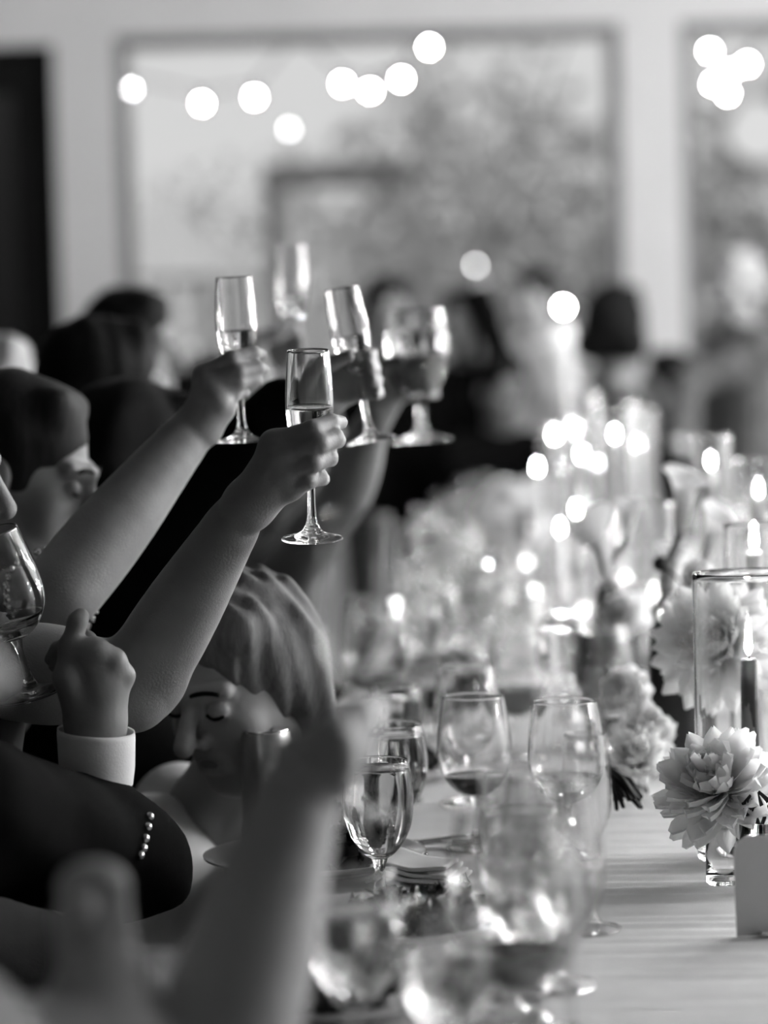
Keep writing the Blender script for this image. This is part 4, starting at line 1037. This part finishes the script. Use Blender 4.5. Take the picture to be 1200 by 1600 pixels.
def add_cuff(root):
    a, c = P(152, 1222, 2.745), P(150, 1140, 2.742); ax = (c - a).normalized()
    s1 = ax.cross(V((0, 1, 0))).normalized(); s2 = ax.cross(s1); vs = []; fs = []; n = 36
    rows = [(0.0, 0.036), (0.35, 0.0385), (0.9, 0.0395), (1.0, 0.039), (0.97, 0.0365), (0.3, 0.035)]
    for t, r_ in rows:
        for i in range(n):
            an = 2 * math.pi * i / n; vs.append(a.lerp(c, t) + ax * 0.004 * math.sin(an + 2.2) + (s1 * math.cos(an) + s2 * math.sin(an)) * r_ - root.location)
    for j in range(len(rows) - 1):
        for i in range(n): fs.append((j * n + i, j * n + (i + 1) % n, (j + 1) * n + (i + 1) % n, (j + 1) * n + i))
    mesh('shirt_cuff', vs, fs, WHITECLOTH, root)
    for i, (px, py) in enumerate(((234, 1276), (231, 1292), (227, 1310), (224, 1325), (219, 1336))):
        ji = next(o for o in root.children if o.name.startswith('jacket')); bv = BVHTree.FromPolygons([v.co[:] for v in ji.data.vertices], [p.vertices[:] for p in ji.data.polygons])
        dr = (P(px, py, 3) - CAM).normalized(); hit = bv.ray_cast(CAM - root.location, dr)[0]
        bt = link('sleeve_button', sphere_data('sleeve_button', 0.0045, 10, 7), SILVER, ji); bt.location = hit if hit is not None else P(px, py, 2.69) - root.location
add_cuff(pc)
# beaded bracelet between the elbow and the fist
shA = P(-10, 985, 3.24); axA = (shA - elA).normalized(); cA = elA + axA * 0.035
bc = empty('bracelet', cA, None, 'sparkling bead bangle round the slim raised arm near the elbow', 'bracelet')
bead = sphere_data('bead', 0.0038, 8, 6); bead.materials.append(SILVER)
e1 = axA.cross(UP).normalized(); e2 = axA.cross(e1); r = random.Random(2)
for row in range(2):
    for i in range(30):
        a = 2 * math.pi * (i + 0.5 * row) / 30; o = bpy.data.objects.new('bead', bead); COL.objects.link(o); o.parent = bc
        o.location = (e1 * math.cos(a) + e2 * math.sin(a)) * 0.0525 + axA * 0.009 * row; o.scale = (r.uniform(0.7, 1.2),) * 3

# ---- D: the nearest guest, an arm reaching up into the picture, far out of focus
flD = glass('champagne_flute', P(538, 1272, 1.80), 'very blurred empty flute in the nearest raised hand', None, None, False, (0, R(4), 0))
def handD(b):
    def pxpts(l): return pxpts0([(x + 28, y_ + 14, d_, r_ * 0.96) for x, y_, d_, r_ in l])
    for f_ in ([(430, 1168, 1.755, 30), (492, 1122, 1.75, 25), (535, 1098, 1.77, 22), (562, 1088, 1.80, 18)],
               [(446, 1188, 1.75, 30), (505, 1148, 1.745, 25), (542, 1124, 1.77, 22), (556, 1116, 1.80, 18)],
               [(462, 1210, 1.75, 28), (508, 1176, 1.745, 24), (534, 1158, 1.77, 21), (544, 1150, 1.80, 17)],
               [(470, 1232, 1.755, 25), (502, 1206, 1.75, 21), (520, 1194, 1.77, 18), (528, 1188, 1.79, 15)]):
        b.chain(pxpts(f_), 0.004); b.chain(pxpts([(436, 1240, 1.76, 48), f_[0]]), 0.012)
    b.chain(pxpts([(430, 1230, 1.77, 44), (462, 1170, 1.82, 28), (500, 1120, 1.84, 20)]), 0.006)
def extraD(sk, cl):
    # the other hand, held low in a loose fist
    w = P(148, 1462, 1.70)
    sk.chain([(P(-60, 1700, 1.64), 0.045), (P(172, 1660, 1.68), 0.032)], 0.02)
    sk.chain([(P(172, 1660, 1.68), 0.031), (P(160, 1550, 1.69), 0.026), (w, 0.021)], 0.02)
    for i in range(4):
        m = P(118 + i * 18, 1386 - 6 * (1.5 - abs(i - 1.5)), 1.695); t_ = P(121 + i * 17, 1402, 1.74); t2 = P(123 + i * 16, 1432, 1.735)
        sk.chain([(w, 0.018), (m, 0.0115)], 0.012); sk.chain([(m, 0.0105), (t_, 0.0095), (t2, 0.0085)], 0.004)
    sk.chain([(w, 0.017), (P(112, 1436, 1.68), 0.011), (P(128, 1416, 1.67), 0.009)], 0.006)
    cl.chain([(P(150, 1760, 1.80), 0.10), (P(240, 1640, 1.90), 0.07)], 0.04)
person('nearest guest in a grey dress, blurred bare arm reaching up', P(-330, 1010, 1.50), (0.9, 0.3, 0), MIDDRESS, HAIR, SKIN3, 'long', h=0.004,
       arms=[(1, P(330, 1690, 1.70), P(466, 1248, 1.76), handD, False)], nb=P(-350, 1420, 1.5), shoulders=(P(-440, 1500, 1.70), P(-60, 1700, 1.64)), hip=P(-480, 2250, 1.45), extra=extraD, clothname='dress')
# ---- E: bowed face between the arms
dE = 3.12
person('guest with a bowed face and lowered eyes beside the drinks can', P(380, 1066, dE), (-0.6, -0.72, -0.34), WHITECLOTH, HAIRB, SKIN3, 'bob', ears=False, stand=True, fat=0.8, h=0.0035, hh=0.005,
       hip=P(200, 1500, 3.30), nb=P(290, 1290, 3.31), shoulders=(P(300, 1370, 3.41), P(235, 1360, 3.21)), arms=[], clothname='blouse', eyes=True, s=0.98, nose=1.06, collar=True)
# ---- F: black sleeve, white cuff, tilted flute
flF = glass('champagne_flute', P(580, 689, 3.24), 'tilted raised flute at the end of the black sleeve', CHAMP, 0.136, True, (R(2), R(-9.5), 0), scale=0.93)
def handF(b): grip(b, P(482, 618, 3.27), P(556, 590, 3.24), (-0.165, 0, 1), 0.020, -1, 0.95)
person('guest in a black jacket stretching out the tilted flute, dark head low', P(212, 742, 3.75), (0.8, 0.55, -0.2), BLACKCLOTH, HAIR, SKIN, 'short',
       arms=[(1, P(285, 800, 3.42), P(470, 622, 3.28), handF, True)], shoulders=(P(60, 900, 3.85), P(215, 925, 3.56)), nb=P(170, 880, 3.80), hip=P(90, 1130, 3.97), collar=True, wr=0.008)
# ---- G: pale arm and the flute behind
flG = glass('champagne_flute', P(455, 600, 4.15), 'faint blurred flute raised behind the highest flute', CHAMP, 0.13, False, (R(1), R(2), 0), scale=1.05)
def handG(b): grip(b, P(408, 592, 4.15), P(452, 545, 4.15), (0, 0, 1), 0.012, -1, 0.95)
person('guest with a dark head and pale cheek, pale bare arm raised', P(165, 622, 4.30), (0.75, 0.35, -0.05), DARKDRESS, HAIR, SKIN3, 'short',
       arms=[(1, P(165, 790, 4.12), P(400, 604, 4.14), handG, False)], shoulders=(P(30, 760, 4.55), P(70, 820, 4.22)), nb=P(110, 735, 4.38), hip=P(60, 1000, 4.5), clothname='dress')
# ---- further guests on the near-door side
person('guest whose dark hair rises highest against the pale wall', P(207, 548, 5.55), (0.8, -0.2, -0.1), GREYCLOTH, HAIR, SKIN2, 'short', hip=None, arms=[])
person('guest with pale grey hair at the picture edge by the dark door', P(-8, 635, 4.85), (0.9, -0.1, 0), DARKDRESS, HAIRG, SKIN3, 'short', bf=(0.25, 1, 0), arms=[], clothname='dress')
person('blurred dark-clothed guest beyond the black sleeve', P(345, 640, 6.3), (0.9, -0.2, 0), BLACKCLOTH, HAIR2, SKIN, 'short', arms=[])
# ---- H: goblet held further down the table
glass('water_goblet', P(660, 690, 3.98), 'raised wine goblet, blurred, furthest along the toast', CHAMP, 0.125, True, (0, R(-2), 0), scale=1.3)
def handH(b): grip(b, P(588, 652, 4.05), P(645, 590, 4.0), (0, 0, 1), 0.026, -1, 1.0)
person('dark-haired guest behind the raised wine goblet', P(605, 488, 9.5), (0.3, -0.9, -0.05), BLACKCLOTH, HAIR, SKIN, 'short', bf=(0, -1, 0), stand=True, arms=[])
person('guest leaning in, pale arm lifting the blurred wine goblet', P(455, 700, 5.0), (0.9, -0.3, 0), MIDDRESS, HAIR, SKIN2, 'short',
       arms=[(1, P(540, 770, 4.45), P(580, 662, 4.06), handH, False)])
# ---- the far end of the table
person('black-jacketed guest at the far end with one sleeve lifted', P(722, 505, 10.1), (-0.4, -0.85, 0), BLACKCLOTH, HAIR, SKIN2, 'short', bf=(-0.2, -1, 0), stand=True,
       arms=[(0, P(780, 560, 10.0), P(748, 440, 10.0), None, True)])
person('guest in a white shirt at the far end of the table', P(838, 470, 10.6), (-0.6, -0.7, 0), WHITECLOTH, HAIR2, SKIN3, 'short', bf=(-0.5, -0.8, 0), clothname='shirt', arms=[], stand=True)
person('dark-haired guest seen from behind near the pale pillar', P(962, 520, 9.2), (0.3, 0.9, 0), BLACKCLOTH, HAIR, SKIN2, 'short', bf=(-1, 0.1, 0), stand=True, s=1.3, arms=[])
person('tall guest in a grey checked jacket by the second window', P(1150, 445, 9.6), (-0.7, -0.5, -0.1), GREYCLOTH, HAIRG, SKIN, 'short', bf=(-0.9, -0.3, 0), stand=True,
       arms=[(0, P(1075, 600, 9.4), P(1060, 700, 9.2), None, True)], fat=1.1)
person('black-clothed guest seated low past the goblets', P(785, 610, 9.3), (0.4, -0.8, -0.1), BLACKCLOTH, HAIR, SKIN2, 'short', bf=(0.3, -0.9, 0), arms=[], fat=1.15)
person('grey-clothed guest seated on the far side behind the candles', P(1040, 600, 10.2), (-0.9, -0.2, 0), GREYCLOTH, HAIR, SKIN2, 'short', bf=(-1, 0, 0), arms=[])
# tall white candle lamp near the pillar
lb = P(880, 480, 9.7)
root = empty('floor_lamp', (lb.x, lb.y, 0), None, 'white column floor lamp with a bright bulb before the pillar', 'lamp')
lathe('base', [(0.0005, 0), (0.16, 0), (0.16, 0.02), (0.03, 0.03)], POSTP, root, 24); tube('pole', [(0, 0, 0.02), (0, 0, lb.z - 0.06)], 0.035, POSTP, root, 14)
g = link('bulb', sphere_data('bulb', 0.012), BULBM, root); g.location = (0, 0, lb.z)
